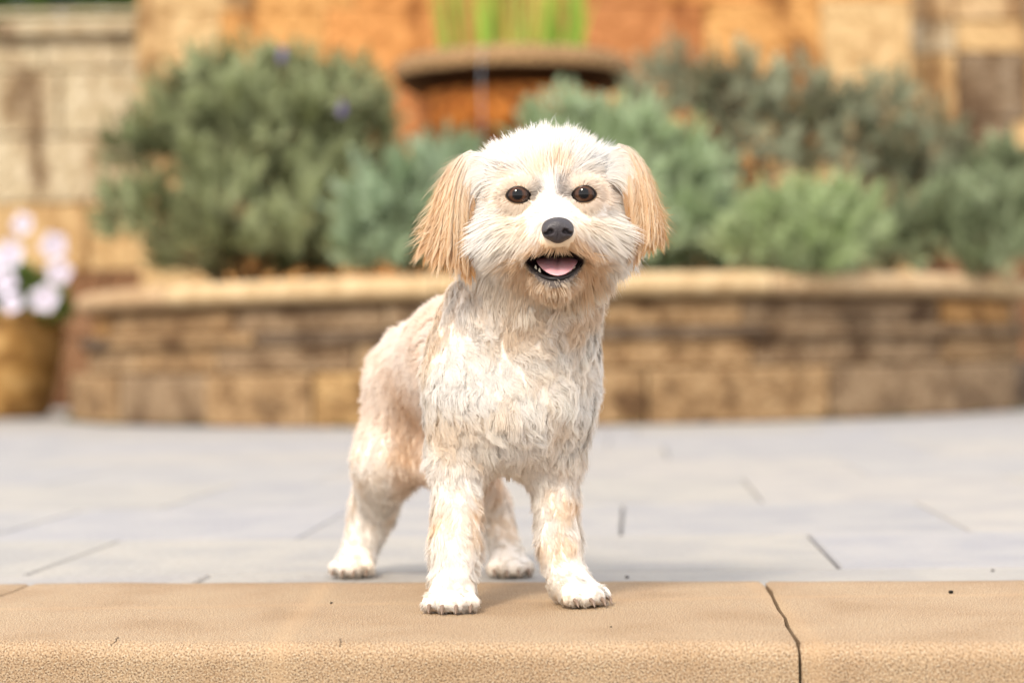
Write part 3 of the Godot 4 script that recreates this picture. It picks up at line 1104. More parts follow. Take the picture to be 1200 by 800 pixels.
func build_shrubs() -> void:
	spike_mat = mat(Color(0.50, 0.44, 0.66), 0.8)
	var leaf := vmat(0.75, 0.25, 0.35)
	var bark := mat(Color(0.30, 0.23, 0.18), 0.95)
	var shoots := [shoot_mesh(26, 0.045, 0.0042, 0.085, 1.0, 1), shoot_mesh(22, 0.055, 0.0048, 0.07, 1.2, 2), shoot_mesh(30, 0.038, 0.0040, 0.10, 0.9, 3)]
	var g0 := Color(0.15, 0.165, 0.06)
	var g1 := Color(0.50, 0.54, 0.31)
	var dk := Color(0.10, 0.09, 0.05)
	shrub("large grey green lavender bush with dark gaps, left of the bowl", px(300, 318, 7.15, 0.42), blobs(7.15, [[245, 126, 58, 0.0], [330, 122, 58, 0.1], [406, 136, 56, 0.0], [205, 175, 44, 0.1], [300, 190, 95, 0.0], [400, 215, 72, 0.1], [150, 186, 30, -0.1], [160, 262, 46, -0.15], [275, 268, 66, -0.2], [360, 272, 62, -0.2], [225, 305, 36, 0.0], [310, 302, 44, 0.0], [395, 304, 40, 0.0]]), shoots, leaf, bark, g0, g1, dk, 900.0, 71, 3)
	shrub("soft sage green bush low in front of the bowl, left of the dog", px(500, 318, 6.7, 0.42), blobs(6.7, [[465, 258, 58, 0.0], [525, 225, 52, 0.1], [450, 300, 44, -0.1], [535, 290, 58, 0.0], [575, 240, 50, 0.15]]), shoots, leaf, bark, Color(0.29, 0.38, 0.22), Color(0.50, 0.60, 0.43), dk, 1300.0, 72)
	shrub("pale sage green bush right behind the dog's head", px(750, 318, 6.75, 0.42), blobs(6.75, [[690, 180, 56, 0.1], [760, 205, 64, 0.0], [805, 240, 52, 0.0], [735, 275, 66, -0.1], [800, 285, 44, -0.1], [655, 160, 36, 0.2], [690, 302, 36, 0.0], [765, 305, 34, 0.0], [830, 304, 34, 0.0]]), shoots, leaf, bark, Color(0.33, 0.42, 0.22), Color(0.55, 0.64, 0.43), dk, 1300.0, 73)
	shrub("big straggly bush with brown woody gaps on the right", px(950, 318, 7.25, 0.42), blobs(7.25, [[790, 120, 50, 0.1], [865, 116, 48, 0.0], [940, 132, 46, 0.1], [1030, 134, 34, 0.0], [880, 175, 62, 0.0], [985, 175, 66, 0.1], [1085, 185, 50, 0.0], [1125, 232, 46, 0.1], [1040, 235, 56, 0.1], [830, 250, 50, 0.3], [870, 298, 44, 0.3], [950, 300, 44, 0.3], [1030, 302, 44, 0.2]]), shoots, leaf, bark, Color(0.18, 0.18, 0.10), Color(0.50, 0.53, 0.37), Color(0.15, 0.11, 0.07), 560.0, 74)
	shrub("small bright green rounded bush just behind the planter cap", px(935, 318, 6.45, 0.42), blobs(6.45, [[925, 280, 48, 0.0], [982, 276, 44, 0.0], [882, 292, 32, 0.0], [940, 300, 50, -0.1]]), shoots, leaf, bark, Color(0.34, 0.42, 0.19), Color(0.54, 0.62, 0.37), dk, 1500.0, 75)
	shrub("dull olive bush spilling over the right end of the planter", px(1130, 318, 6.9, 0.42), blobs(6.9, [[1090, 275, 46, 0.0], [1150, 265, 50, 0.0], [1205, 285, 50, 0.1], [1050, 300, 36, 0.0], [1160, 305, 40, -0.1], [1185, 222, 42, 0.2]]), shoots, leaf, bark, Color(0.16, 0.19, 0.09), Color(0.40, 0.46, 0.28), dk, 900.0, 76)

# where a sight line through photograph point (x, y) stands at depth d
func sight(x: float, y: float, d: float) -> Vector3:
	var b := Basis.from_euler(Vector3(atan(17.0 / 2400.0), 0, -0.015))
	var r := b * Vector3((x - 600.0) / 2400.0, (400.0 - y) / 2400.0, -1.0)
	return Vector3(0, 0.21, 0) + r * (d / -r.z)

func px(x: float, y: float, d: float, h: float) -> Vector3:
	var p := sight(x, y, d)
	return Vector3(p.x, h, p.z)

func blobs(d: float, list: Array) -> Array:
	var out := []
	for q in list:
		var dd: float = d + q[3]
		out.append([sight(q[0], q[1], dd), (q[2] as float) * dd / 2400.0])
	return out

func build_pot() -> void:
	var at := Vector3(-1.985, 0.0, -7.95)
	var glaze := noise_tex(0.012, [[0.2, Color(0.52, 0.38, 0.20)], [0.5, Color(0.70, 0.54, 0.31)], [0.8, Color(0.78, 0.64, 0.42)]], 81, 512, 4)
	var gm := mat(Color(0.95, 0.93, 0.9), 0.5, glaze, Vector3.ONE * 1.4)
	var o := thing("flower_pot", "ochre yellow rounded ceramic pot beside the planter", "pot", at)
	part("pot_body", lathe([Vector2(0.0, 0.02), Vector2(0.165, 0.0), Vector2(0.185, 0.02), Vector2(0.212, 0.12), Vector2(0.235, 0.24), Vector2(0.243, 0.33), Vector2(0.236, 0.375)], 48), gm, o)
	part("rim", lathe([Vector2(0.236, 0.372), Vector2(0.250, 0.380), Vector2(0.252, 0.398), Vector2(0.243, 0.408), Vector2(0.222, 0.402), Vector2(0.212, 0.34), Vector2(0.0, 0.335)], 48), gm, o)
	var s := CylinderMesh.new()
	s.top_radius = 0.21
	s.bottom_radius = 0.21
	s.height = 0.03
	part("soil", s, mat(Color(0.2, 0.15, 0.11), 0.95), o, Vector3(0, 0.36, 0))
	# petunias
	var pl := thing("petunia_plant", "petunia with white and pale lilac blooms in the ochre pot", "flowers", at + Vector3(0, 0.37, 0))
	rng.seed = 505
	var ts := []
	var cs := []
	for i in 520:
		var u := Vector3(rng.randfn(), absf(rng.randfn()) * 0.9, rng.randfn()).normalized()
		var p := u * Vector3(0.26, 0.22, 0.24) * pow(rng.randf(), 0.4)
		var up := (u + Vector3.UP * 0.5 + Vector3(rng.randfn(), rng.randfn(), rng.randfn()) * 0.3).normalized()
		ts.append(Transform3D(Basis(Quaternion(Vector3.UP, up)).rotated(up, rng.randf() * TAU).scaled(Vector3.ONE * rng.randf_range(0.8, 1.3)), p))
		cs.append(Color(0.08, 0.14, 0.03).lerp(Color(0.18, 0.24, 0.06), rng.randf()))
	many("foliage", shoot_mesh(7, 0.045, 0.012, 0.03, 1.3, 8), vmat(0.6, 0.3, 0.4), pl, ts, cs)
	var fl := petunia()
	var pm := vmat(0.6, 0.25, 0.45)
	var st_m := mat(Color(0.35, 0.45, 0.2), 0.8)
	for f in [[10, 297, 7.72, 1.05], [62, 287, 7.75, 1.0], [68, 318, 7.7, 0.95], [51, 349, 7.68, 1.05], [4, 330, 7.7, 0.95], [13, 354, 7.66, 0.8], [-14, 310, 7.72, 1.0], [-30, 345, 7.7, 1.0], [-45, 300, 7.85, 1.0], [25, 262, 8.15, 0.9], [-60, 330, 7.9, 1.0]]:
		var w := sight(f[0], f[1], f[2]) - pl.position
		var face := (Vector3(-w.x * 0.2, 0.25, 1.0) + Vector3(rng.randf_range(-0.3, 0.3), rng.randf_range(-0.2, 0.2), 0)).normalized()
		var o2 := part("flower", fl, pm, pl, w)
		o2.basis = Basis.looking_at(-face, Vector3.UP).rotated(face, rng.randf() * TAU).scaled(Vector3.ONE * f[3])
		part("stem", tube([w - face * 0.03, w * 0.6 - face * 0.03, w * 0.25], [0.002, 0.0025, 0.003], 5), st_m, pl)

# a trumpet with five broad lobes facing +z
func petunia() -> ArrayMesh:
	var v := PackedVector3Array()
	var n := PackedVector3Array()
	var c := PackedColorArray()
	var ix := PackedInt32Array()
	var na := 40
	for k in 6:
		var f := k / 5.0
		for i in na:
			var a := TAU * i / na
			var lobe := 0.90 + 0.10 * cos(5.0 * a)
			var r := 0.004 + 0.050 * f * lerpf(1.0, lobe, f)
			var z := -0.035 * pow(1.0 - f, 2.0) + 0.004 * sin(5.0 * a + 1.0) * f - 0.006 * f * f
			v.append(Vector3(cos(a) * r, sin(a) * r, z))
			n.append(Vector3(-cos(a) * (1.0 - f) * 0.6, -sin(a) * (1.0 - f) * 0.6, 1).normalized())
			c.append(Color(0.42, 0.34, 0.42).lerp(Color(0.74, 0.69, 0.80), sm(0.1, 0.5, f)))
	for k in 5:
		for i in na:
			var a := k * na + i
			var b := k * na + (i + 1) % na
			ix.append_array([a, b, a + na, b, b + na, a + na])
	return arrays_mesh(v, n, ix, c)

# ------------------------------------------------------------------ the dog
func paw(a: Vector3, fwd: Vector3, floor_y: float) -> void:
	var side := fwd.cross(Vector3.UP).normalized()
	ell(a + Vector3.UP * 0.002 - fwd * 0.003, Vector3(0.0175, 0.014, 0.0175), 0.010)
	for k in 4:
		var s := (k - 1.5) / 1.5
		var reach := 0.021 if absf(s) < 0.5 else 0.014
		var tip := a + fwd * reach + side * s * 0.0165
		tip.y = floor_y + 0.0085
		bone(a + side * s * 0.009 + Vector3.UP * 0.002, tip, 0.0078, 0.0074, 0.0025)

func build_dog() -> void:
	var base := Vector3(-0.03, 0.0, -1.82)
	var dog := thing("dog", "small fluffy cream white dog with apricot ears standing on the kerb, mouth open", "dog", base)
	var K := 0.0062
	field(Vector3(-0.205, -0.012, -2.09), Vector3(0.125, 0.412, -1.545), 0.004)
	# trunk
	bone(Vector3(-0.003, 0.195, -1.715), Vector3(-0.036, 0.204, -1.84), 0.0570, 0.055, 0.03)
	bone(Vector3(-0.036, 0.204, -1.84), Vector3(-0.079, 0.193, -1.945), 0.054, 0.052, 0.03)
	bone(Vector3(0.004, 0.170, -1.70), Vector3(-0.01, 0.160, -1.77), 0.052, 0.045, 0.03)
	# neck
	bone(Vector3(-0.002, 0.232, -1.715), Vector3(0.014, 0.262, -1.695), 0.057, 0.053, 0.03)
	bone(Vector3(0.006, 0.218, -1.715), Vector3(0.028, 0.290, -1.672), 0.055, 0.046, 0.03)
	# forelegs
	bone(Vector3(-0.038, 0.185, -1.70), Vector3(-0.0455, 0.128, -1.70), 0.033, 0.0235, 0.03)
	bone(Vector3(-0.0455, 0.128, -1.70), Vector3(-0.048, 0.055, -1.672), 0.0235, 0.0180, 0.015)
	bone(Vector3(-0.048, 0.055, -1.672), Vector3(-0.051, 0.025, -1.658), 0.0185, 0.0175, 0.012)
	bone(Vector3(0.032, 0.185, -1.705), Vector3(0.032, 0.128, -1.71), 0.032, 0.0225, 0.03)
	bone(Vector3(0.032, 0.128, -1.71), Vector3(0.0365, 0.055, -1.70), 0.0225, 0.0160, 0.015)
	bone(Vector3(0.0365, 0.055, -1.70), Vector3(0.042, 0.025, -1.690), 0.0160, 0.0160, 0.012)
	paw(Vector3(-0.0515, 0.005 + 0.012, -1.650), Vector3(-0.05, 0, 1).normalized(), 0.005)
	paw(Vector3(0.050, 0.005 + 0.012, -1.680), Vector3(0.55, 0, 0.85).normalized(), 0.005)
	# hind legs: thigh to stifle, stifle to hock, shank, paw
	bone(Vector3(-0.098, 0.172, -1.955), Vector3(-0.119, 0.113, -1.938), 0.041, 0.0265, 0.03)
	bone(Vector3(-0.119, 0.113, -1.938), Vector3(-0.137, 0.066, -2.000), 0.0265, 0.0215, 0.03)
	bone(Vector3(-0.137, 0.066, -2.000), Vector3(-0.152, 0.020, -1.995), 0.0213, 0.0178, 0.012)
	bone(Vector3(-0.060, 0.172, -1.955), Vector3(-0.050, 0.115, -1.915), 0.043, 0.034, 0.03)
	bone(Vector3(-0.050, 0.115, -1.915), Vector3(-0.021, 0.064, -1.985), 0.029, 0.0165, 0.02)
	bone(Vector3(-0.021, 0.064, -1.985), Vector3(-0.009, 0.020, -1.975), 0.0165, 0.0155, 0.012)
	paw(Vector3(-0.155, 0.013, -1.978), Vector3(-0.15, 0, 1).normalized(), 0.0)
	paw(Vector3(-0.007, 0.013, -1.960), Vector3(0.15, 0, 1).normalized(), 0.0)
	# head: skull, cheeks, muzzle, jaw
	ell(Vector3(0.0295, 0.337, -1.668), Vector3(0.0550, 0.0435, 0.056), 0.02)
	bone(Vector3(0.001, 0.306, -1.655), Vector3(0.004, 0.302, -1.640), 0.037, 0.034, 0.02)
	bone(Vector3(0.060, 0.306, -1.655), Vector3(0.058, 0.302, -1.640), 0.037, 0.034, 0.02)
	bone(Vector3(0.031, 0.312, -1.640), Vector3(0.036, 0.303, -1.594), 0.032, 0.0185, 0.02)
	bone(Vector3(0.020, 0.294, -1.625), Vector3(0.024, 0.294, -1.600), 0.020, 0.013, 0.012)
	bone(Vector3(0.047, 0.294, -1.625), Vector3(0.047, 0.294, -1.600), 0.020, 0.013, 0.012)
	bone(Vector3(0.032, 0.279, -1.650), Vector3(0.0345, 0.2690, -1.604), 0.026, 0.0140, 0.012)
	ell(MOUTH, MOUTH_R, 0.004, true)
	net()
	var cols := PackedColorArray()
	for i in sv.size():
		var p := sv[i]
		coat(p, sn[i])
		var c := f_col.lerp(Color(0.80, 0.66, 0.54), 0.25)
		var mq := ((p - MOUTH) / MOUTH_R).length()
		if p.z > -1.65:
			c = c.lerp(Color(0.030, 0.018, 0.018), 1.0 - sm(1.04, 1.14, mq))
		cols.append(c)
	var lv := PackedVector3Array()
	for p in sv:
		lv.append(p - base)
	part("body", arrays_mesh(lv, sn, si, cols), vmat(0.8, 0.2), dog)
	# fur
	clear_hair()
	rng.seed = 4711
	var tris := si.size() / 3
	var body_v := sv.duplicate()
	for t in tris:
		var a := body_v[si[t * 3]]
		var b := body_v[si[t * 3 + 1]]
		var c := body_v[si[t * 3 + 2]]
		var ar := (b - a).cross(c - a).length() * 0.5
		var na := sn[si[t * 3]]
		var mid := (a + b + c) / 3.0
		var facing := na.dot((Vector3(0, 0.21, 0) - mid).normalized())
		var dens := 1450000.0
		if facing < -0.25:
			dens = 200000.0
		elif mid.z < -1.85:
			dens = 900000.0
		if facing > -0.25 and mid.z > -1.76 and mid.y > 0.11:
			dens = 1900000.0
		if mid.y > 0.25 and facing > -0.25:
			dens = 1700000.0
		var want := ar * dens
		var cnt := int(want)
		if rng.randf() < want - cnt:
			cnt += 1
		for k in cnt:
			var u := rng.randf()
			var v := rng.randf()
			if u + v > 1.0:
				u = 1.0 - u
				v = 1.0 - v
			var w := 1.0 - u - v
			var p := a * w + b * u + c * v
			var n := (na * w + sn[si[t * 3 + 1]] * u + sn[si[t * 3 + 2]] * v).normalized()
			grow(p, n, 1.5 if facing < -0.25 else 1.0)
	# short hair on the lids, right up to the dark rims
	for e in EYES:
		var s := signf(e.x - 0.0325)
		for k in 1300:
			var t := rng.randf() * TAU
			var g := rng.randf_range(0.34, 1.5)
			var o := Vector3(cos(t) * 0.0086, sin(t) * 0.0060, 0)
			o.y *= 1.0 - 0.25 * pow(absf(cos(t)), 3.0)
			o = o * (1.0 + 0.5 * g)
			var rr := 0.0118
			var w := Vector3(o.x, o.y, sqrt(maxf(rr * rr - o.length_squared(), 0.00001)))
			var p: Vector3 = e + w
			var n := w.normalized()
			coat(p, n)
			var rad := Vector3(o.x, o.y * 1.4, 0).normalized()
			var d := (rad * 0.8 + n * 0.35 + Vector3(s * 0.35, -0.15, 0) + Vector3(rng.randfn(), rng.randfn(), rng.randfn()) * 0.15).normalized()
			var pts := PackedVector3Array()
			var l := rng.randf_range(0.004, 0.0075) * (0.7 + 0.6 * g)
			for i in 4:
				pts.append(p)
				p += d * l / 3.0
				d = (d - n * 0.18 + Vector3(0, -0.06, 0)).normalized()
			hair(pts, (n * 0.6 + Vector3(0, 0.25, 1.0)).normalized(), 0.00055, f_col, f_col.lerp(WHITE, 0.3))
	# long loose wisps on the crown
	for tuft in 46:
		var u0 := Vector3(rng.randfn() * 0.75, absf(rng.randfn()) * 0.7 + 0.5, rng.randfn() * 0.5 + 0.1).normalized()
		var d0 := (u0 + Vector3(rng.randfn(), rng.randfn(), rng.randfn()) * 0.45).normalized()
		var b0 := Vector3(rng.randfn(), rng.randfn() - 0.5, rng.randfn()) * 0.5
		var l0 := rng.randf_range(0.014, 0.028)
		for k in 16:
			var u := (u0 + Vector3(rng.randfn(), rng.randfn(), rng.randfn()) * 0.07).normalized()
			var p := Vector3(0.0295, 0.337, -1.668) + u * Vector3(0.0550, 0.0435, 0.056)
			var d := (d0 + Vector3(rng.randfn(), rng.randfn(), rng.randfn()) * 0.14).normalized()
			var b2 := b0 + Vector3(rng.randfn(), rng.randfn(), rng.randfn()) * 0.15
			var pts := PackedVector3Array()
			var l := l0 * rng.randf_range(0.6, 1.2)
			for i in 6:
				pts.append(p)
				p += d * l / 5.0
				d = (d + b2 * 0.3).normalized()
			hair(pts, u, 0.0005, WHITE, WHITE)
	var furm := vmat(0.6, 0.2, 1.0)
	for i in hv.size():
		hv[i] -= base
	print("fur triangles ", hi_.size() / 3)
	var fur := part("fur", arrays_mesh(hv, hn, hi_, hc, false), furm, dog)
	fur.set_meta("kind", "stuff")
	build_ears(dog, base, furm)
	build_face(dog, base)

func build_ears(dog: Node3D, base: Vector3, furm: Material) -> void:
	for side in 2:
		var oc: Array   # outer edge of the ear from root to tip, and inner edge
		var ic: Array
		if side == 0:
			oc = [sight(552, 186, 1.672), sight(518, 196, 1.665), sight(516, 252, 1.645), sight(490, 301, 1.64)]
			ic = [sight(560, 200, 1.652), sight(551, 235, 1.632), sight(549, 275, 1.628), sight(552, 328, 1.628)]
		else:
			oc = [sight(718, 176, 1.672), sight(752, 188, 1.668), sight(762, 234, 1.65), sight(777, 283, 1.645)]
			ic = [sight(724, 196, 1.652), sight(735, 228, 1.634), sight(737, 262, 1.630), sight(737, 306, 1.632)]
		# the leather: a thin curved flap, two skins
		var v := PackedVector3Array()
		var n := PackedVector3Array()
		var ix := PackedInt32Array()
		var nu := 10
		var nv := 12
		for sk in 2:
			for i in nv + 1:
				for j in nu + 1:
					var t := 0.86 * i / nv
					var s := lerpf(0.12, 0.92, float(j) / nu)
					var a := bez(oc[0], oc[1], oc[2], oc[3], t)
					var b := bez(ic[0], ic[1], ic[2], ic[3], t)
					var nn := ((bez(oc[0], oc[1], oc[2], oc[3], t + 0.02) - a).cross(b - a)).normalized()
					if nn.z < 0:
						nn = -nn
					var p := a.lerp(b, s) + nn * (sin(s * PI) * 0.010 - 0.003 - sk * 0.003 * sin(s * PI))
					v.append(p - base)
					n.append(nn if sk == 0 else -nn)
		var row := nu + 1
		for sk in 2:
			var o := sk * row * (nv + 1)
			for i in nv:
				for j in nu:
					var a := o + i * row + j
					ix.append_array([a, a + 1, a + row, a + 1, a + row + 1, a + row])
		var ear := part("ear", arrays_mesh(v, n, ix), mat(Color(0.80, 0.62, 0.46), 0.8), dog)
		clear_hair()
		rng.seed = 900 + side
		for k in 16000:
			var s := rng.randf()
			var lock := floorf(s * 38.0)
			var lk := float(absi(int(lock) * 7919 + side * 131 + 17) % 101) / 101.0
			var lk2 := float(absi(int(lock) * 104729 + side * 77 + 5) % 97) / 97.0
			var t0 := pow(rng.randf(), 1.3) * 0.80
			var t1 := minf(t0 + rng.randf_range(0.30, 0.62), rng.randf_range(0.84, 1.06) + (lk2 - 0.5) * 0.12)
			var pts := PackedVector3Array()
			var ht := rng.randf_range(0.0, 0.006)
			var wob := (rng.randf() - 0.5) * 0.006
			var stray := 0.0
			if rng.randf() < 0.06:
				stray = rng.randf_range(0.004, 0.014)
			var sc := (lock + 0.5) / 38.0
			var nrm := Vector3.BACK
			for i in 8:
				var f := i / 7.0
				var t := lerpf(t0, t1, f)
				var a := bez(oc[0], oc[1], oc[2], oc[3], t)
				var b := bez(ic[0], ic[1], ic[2], ic[3], t)
				var ss := lerpf(s, sc, f * 0.55) + wob * f * 6.0
				var nn := ((bez(oc[0], oc[1], oc[2], oc[3], t + 0.02) - a).cross(b - a)).normalized()
				if nn.z < 0:
					nn = -nn
				# seen from the front the coat curves round both edges
				var outv := (a - b).normalized()
				nrm = (nn + outv * (0.5 - ss) * 1.4).normalized()
				var q := a.lerp(b, ss) + nn * (sin(clampf(ss, 0, 1) * PI) * 0.010 + ht * sin(f * PI * 0.8 + 0.3) + (lk - 0.5) * 0.005)
				q += outv * stray * f * f + Vector3(0, stray * 0.3 * f, 0)
				q += Vector3(sin(f * 7.0 + lk * 6.0), 0, cos(f * 6.0 + lk2 * 6.0)) * 0.0024 * f
				q += outv * 0.006 * f * f * f * (0.6 - ss)
				pts.append(q)
			var pale := clampf(0.24 + (lk - 0.45) * 1.1 + (rng.randf() - 0.5) * 0.7, 0.0, 1.0)
			var c := Color(0.58, 0.30, 0.10).lerp(Color(0.90, 0.77, 0.58), pale)
			var rootc := c.lerp(WHITE, (1.0 - sm(0.0, 0.30, t0)) * 0.75)
			hair(pts, nrm, 0.0005 * rng.randf_range(0.6, 1.3), rootc, c.lerp(Color(0.86, 0.66, 0.42), 0.3))
		# pale head hair falling over the root of the ear
		for k in 5500:
			var s := rng.randf_range(-0.05, 0.95)
			var t0 := rng.randf_range(-0.03, 0.10)
			var t1 := t0 + rng.randf_range(0.12, 0.42)
			var pts := PackedVector3Array()
			var lift := rng.randf_range(0.001, 0.007)
			var drift := rng.randf_range(-0.12, 0.12)
			var nrm := Vector3.BACK
			for i in 7:
				var f := i / 6.0
				var t := lerpf(t0, t1, f)
				var a := bez(oc[0], oc[1], oc[2], oc[3], maxf(t, 0.0))
				var b := bez(ic[0], ic[1], ic[2], ic[3], maxf(t, 0.0))
				var nn := ((bez(oc[0], oc[1], oc[2], oc[3], maxf(t, 0.0) + 0.02) - a).cross(b - a)).normalized()
				if nn.z < 0:
					nn = -nn
				var ss := s + drift * f
				nrm = (nn + (a - b).normalized() * (0.5 - ss) * 1.2).normalized()
				pts.append(a.lerp(b, ss) + nn * (sin(clampf(ss, 0.0, 1.0) * PI) * 0.010 + lift * sin(f * 2.4)) + Vector3.UP * minf(t, 0.0) * -0.05 + (HEAD + Vector3(0, 0.022, 0) - a) * (1.0 - f) * (1.0 - f) * 0.26)
			hair(pts, nrm, 0.00062, WHITE, WHITE.lerp(Color(0.90, 0.78, 0.60), rng.randf()))
		for i in hv.size():
			hv[i] -= base
		var ef := part("ear_fur", arrays_mesh(hv, hn, hi_, hc, false), furm, ear)
		ef.set_meta("kind", "stuff")

func build_face(dog: Node3D, base: Vector3) -> void:
	# eyes: dark brown iris, black pupil, wet
	var em := vmat(0.03, 0.4)
	for k in 2:
		var e: Vector3 = EYES[k]
		var b := ball(Vector3.ONE * 0.0105, 40, 48)
		var a := b.surface_get_arrays(0)
		var v: PackedVector3Array = a[Mesh.ARRAY_VERTEX]
		var look := Vector3(-0.04, 0.05, 1).normalized()
		var c := PackedColorArray()
		for p in v:
			var ang := p.normalized().angle_to(look)
			var iris := Color(0.085, 0.036, 0.017).lerp(Color(0.020, 0.009, 0.006), sm(0.45, 0.85, ang))
			var col := Color(0.004, 0.004, 0.005).lerp(iris, sm(0.38, 0.50, ang))
			col = col.lerp(Color(0.012, 0.009, 0.009), sm(0.80, 0.92, ang))
			c.append(col)
		part("eye", arrays_mesh(v, a[Mesh.ARRAY_NORMAL], a[Mesh.ARRAY_INDEX], c), em, dog, e + Vector3(0, 0, 0.0005) - base)
		# lids: a skin shell over the eyeball with an almond opening, dark at the rim
		var s := signf(e.x - 0.0325)
		var lv := PackedVector3Array()
		var ln := PackedVector3Array()
		var lc := PackedColorArray()
		var li := PackedInt32Array()
		var na := 40
		for j in 6:
			var g := j / 5.0
			for i in na:
				var t := TAU * i / na
				var q := Vector2(cos(t) * 0.0087, sin(t) * (0.0064 if sin(t) > 0.0 else 0.0057))
				var inner := maxf(0.0, -s * cos(t))
				q.x += -s * 0.0012 * inner
				q.y *= 1.0 - 0.25 * pow(absf(cos(t)), 3.0)
				q.y -= 0.0010 * inner
				q = q * (1.0 + 0.50 * g)
				var rr := 0.01085 + 0.0012 * sin(minf(g * 2.2, 1.0) * PI * 0.5)
				var l2 := minf(q.length_squared(), rr * rr * 0.96)
				var w := Vector3(q.x, q.y, sqrt(rr * rr - l2))
				lv.append(e + w - base)
				ln.append(w.normalized())
				lc.append(Color(0.018, 0.014, 0.014).lerp(Color(0.46, 0.31, 0.19), sm(0.25, 0.45, g)))
		for j in 5:
			for i in na:
				var a2 := j * na + i
				var b2 := j * na + (i + 1) % na
				li.append_array([a2, b2, a2 + na, b2, b2 + na, a2 + na])
		part("eyelid", arrays_mesh(lv, ln, li, lc), vmat(0.35, 0.4), dog)
	# nose
	var nc := Vector3(0.0365, 0.3065, -1.5795)
	field(nc - Vector3(0.018, 0.017, 0.018), nc + Vector3(0.018, 0.016, 0.018), 0.0008)
	ell(nc + Vector3(0, 0.0022, 0), Vector3(0.0120, 0.0080, 0.0105), 0.004)
	ell(nc + Vector3(0, -0.0035, 0.0005), Vector3(0.0080, 0.0070, 0.0085), 0.004)
	for s in [-1.0, 1.0]:
		ell(nc + Vector3(s * 0.0072, -0.0010, 0.0028), Vector3(0.0050, 0.0056, 0.0070), 0.003)
	for s in [-1.0, 1.0]:
		ell(nc + Vector3(s * 0.0058, -0.0016, 0.0098), Vector3(0.0025, 0.0022, 0.0046), 0.0012, true)
		ell(nc + Vector3(s * 0.0090, -0.0030, 0.0082), Vector3(0.0030, 0.0011, 0.0040), 0.001, true)
	ell(nc + Vector3(0, -0.0070, 0.0100), Vector3(0.0006, 0.0060, 0.0030), 0.0008, true)
	net()
	for i in sv.size():
		sv[i] -= base
	var pebble := noise_tex(0.12, [], 91, 256, 2, FastNoiseLite.TYPE_CELLULAR)
	var nm := mat(lin(0.045, 0.037, 0.040), 0.42, null, Vector3.ONE * 30.0, pebble, 0.03)
	nm.metallic_specular = 0.5
	part("nose", arrays_mesh(sv.duplicate(), sn.duplicate(), si.duplicate()), nm, dog)
	# tongue: a soft dished slab with a groove
	var tb := ball(Vector3.ONE, 24, 32).surface_get_arrays(0)
	var tv: PackedVector3Array = tb[Mesh.ARRAY_VERTEX]
	var tc := PackedColorArray()
	for i in tv.size():
		var p := tv[i]
		var f := (p.z + 1.0) * 0.5
		var w := 0.0172 * (1.0 - 0.08 * f)
		var y := p.y * 0.0036 + (absf(p.x) * absf(p.x) * 0.0022) - 0.0014 * exp(-pow(p.x / 0.12, 2.0)) * maxf(p.y, 0.0)
		tv[i] = Vector3(0.0365 + p.x * w, 0.2870 - f * f * 0.0150 + y, -1.6155 + p.z * 0.0275) - base
		tc.append(Color(0.62, 0.27, 0.29).lerp(Color(0.70, 0.36, 0.38), f))
	var tm := vmat(0.38, 0.45)
	tm.subsurf_scatter_enabled = true
	tm.subsurf_scatter_strength = 0.25
	var st := SurfaceTool.new()
	var ta := []
	ta.resize(Mesh.ARRAY_MAX)
	ta[Mesh.ARRAY_VERTEX] = tv
	ta[Mesh.ARRAY_COLOR] = tc
	ta[Mesh.ARRAY_INDEX] = tb[Mesh.ARRAY_INDEX]
	st.create_from_arrays(ta)
	st.generate_normals()
	part("tongue", st.commit(), tm, dog)
	# dark lower lip from corner to corner
	var lp := []
	var lr := []
	for i in 25:
		var t := lerpf(-1.14, 1.14, i / 24.0)
		var x := 0.0345 + t * 0.0222
		var y := 0.2690 + 0.0160 * pow(absf(t), 2.2)
		var z := -1.5880 - 0.023 * t * t
		lp.append(Vector3(x, y, z) - base)
		lr.append(0.0022 - 0.0013 * absf(t))
	part("lower_lip", tube(lp, lr, 10), mat(Color(0.11, 0.09, 0.09), 0.4), dog)
	# dark ragged fringe under the lower lip
	clear_hair()
	rng.seed = 333
	for k in 420:
		var t := clampf(rng.randfn() * 0.45, -0.95, 0.95)
		var p := Vector3(0.0345 + t * 0.0222, 0.2675 + 0.0160 * pow(absf(t), 2.2) + rng.randf() * 0.0015, -1.5870 - 0.026 * t * t)
		var d := Vector3(t * 0.5 + rng.randfn() * 0.2, -1.0, 0.30 + rng.randfn() * 0.15).normalized()
		var pts := PackedVector3Array()
		var l := rng.randf_range(0.003, 0.0075) * (1.0 - 0.5 * absf(t))
		for i in 4:
			pts.append(p - base)
			p += d * l / 3.0
			d = (d + Vector3(0, -0.15, -0.12)).normalized()
		hair(pts, Vector3(0, 0.1, 1).normalized(), 0.0006, Color(0.05, 0.04, 0.04), Color(0.30, 0.25, 0.22))
	var fringe := part("lip_fur", arrays_mesh(hv, hn, hi_, hc, false), vmat(0.6, 0.2, 0.3), dog)
	fringe.set_meta("kind", "stuff")
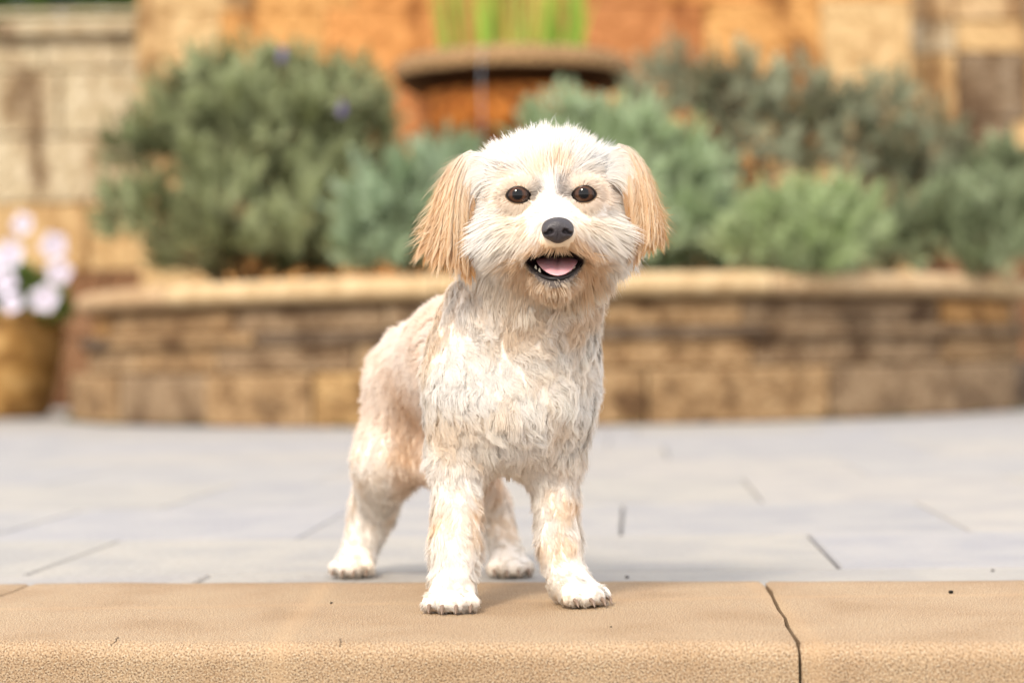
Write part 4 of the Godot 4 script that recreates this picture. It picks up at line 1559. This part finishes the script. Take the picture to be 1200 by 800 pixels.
	# small lower teeth at the corners of the tongue
	for tt in [-0.68, -0.55, 0.55, 0.68]:
		var tp := Vector3(0.0345 + tt * 0.0222, 0.2705 + 0.0160 * pow(absf(tt), 2.2), -1.5905 - 0.026 * tt * tt) - base
		part("tooth", tube([tp, tp + Vector3(0, 0.0016, 0), tp + Vector3(0, 0.0034, 0.0005)], [0.0012, 0.0010, 0.0003], 7), mat(Color(0.90, 0.86, 0.76), 0.35), dog)
	# claws
	var cm := mat(Color(0.50, 0.42, 0.36), 0.35)
	for q in [[Vector3(-0.0515, 0.005, -1.650), Vector3(-0.05, 0, 1)], [Vector3(0.050, 0.005, -1.680), Vector3(0.55, 0, 0.85)], [Vector3(-0.155, 0.0, -1.978), Vector3(-0.15, 0, 1)], [Vector3(-0.007, 0.0, -1.960), Vector3(0.15, 0, 1)]]:
		var fwd: Vector3 = q[1].normalized()
		var sd := fwd.cross(Vector3.UP).normalized()
		for k in 4:
			var s := (k - 1.5) / 1.5
			var reach := 0.027 if absf(s) < 0.5 else 0.020
			var p: Vector3 = q[0] + fwd * reach + sd * s * 0.0165 + Vector3.UP * 0.0075 - base
			part("claw", tube([p, p + fwd * 0.004 + Vector3.DOWN * 0.0015, p + fwd * 0.0065 + Vector3.DOWN * 0.0055], [0.0019, 0.0017, 0.0004], 7), cm, dog)

func build_crumbs() -> void:
	var m := mat(Color(0.10, 0.09, 0.07), 0.9)
	var spots := [[735, 677, 0.0, 0.0019, "dark crumb on the paving behind the dog's right hand front paw"], [388, 707, 0.005, 0.0013, "tiny dark speck on the kerb left of the dog's paws"], [716, 735, 0.005, 0.0009, "tiny dark speck on the kerb below the dog's outstretched paw"], [1164, 669, 0.0, 0.0016, "small dark crumb on the paving near the right end of the kerb"], [1115, 695, 0.005, 0.0022, "tiny dark speck on the short kerb stone"]]
	for s in spots:
		var r := Vector3(0, 0.21, 0)
		var d := sight(s[0], s[1], 1.0) - r
		var p: Vector3 = r + d * ((s[2] - 0.21) / d.y)
		var e: float = s[3] * 0.75
		var o := part("crumb", stone(Vector3(e * 2.2, e * 1.4, e * 1.8), e * 0.4, e * 0.25, int(s[0])), m, self, p + Vector3.UP * e * 0.6)
		o.set_meta("label", s[4])
		o.set_meta("category", "crumb")
		o.set_meta("group", "small crumbs lying on the stone")
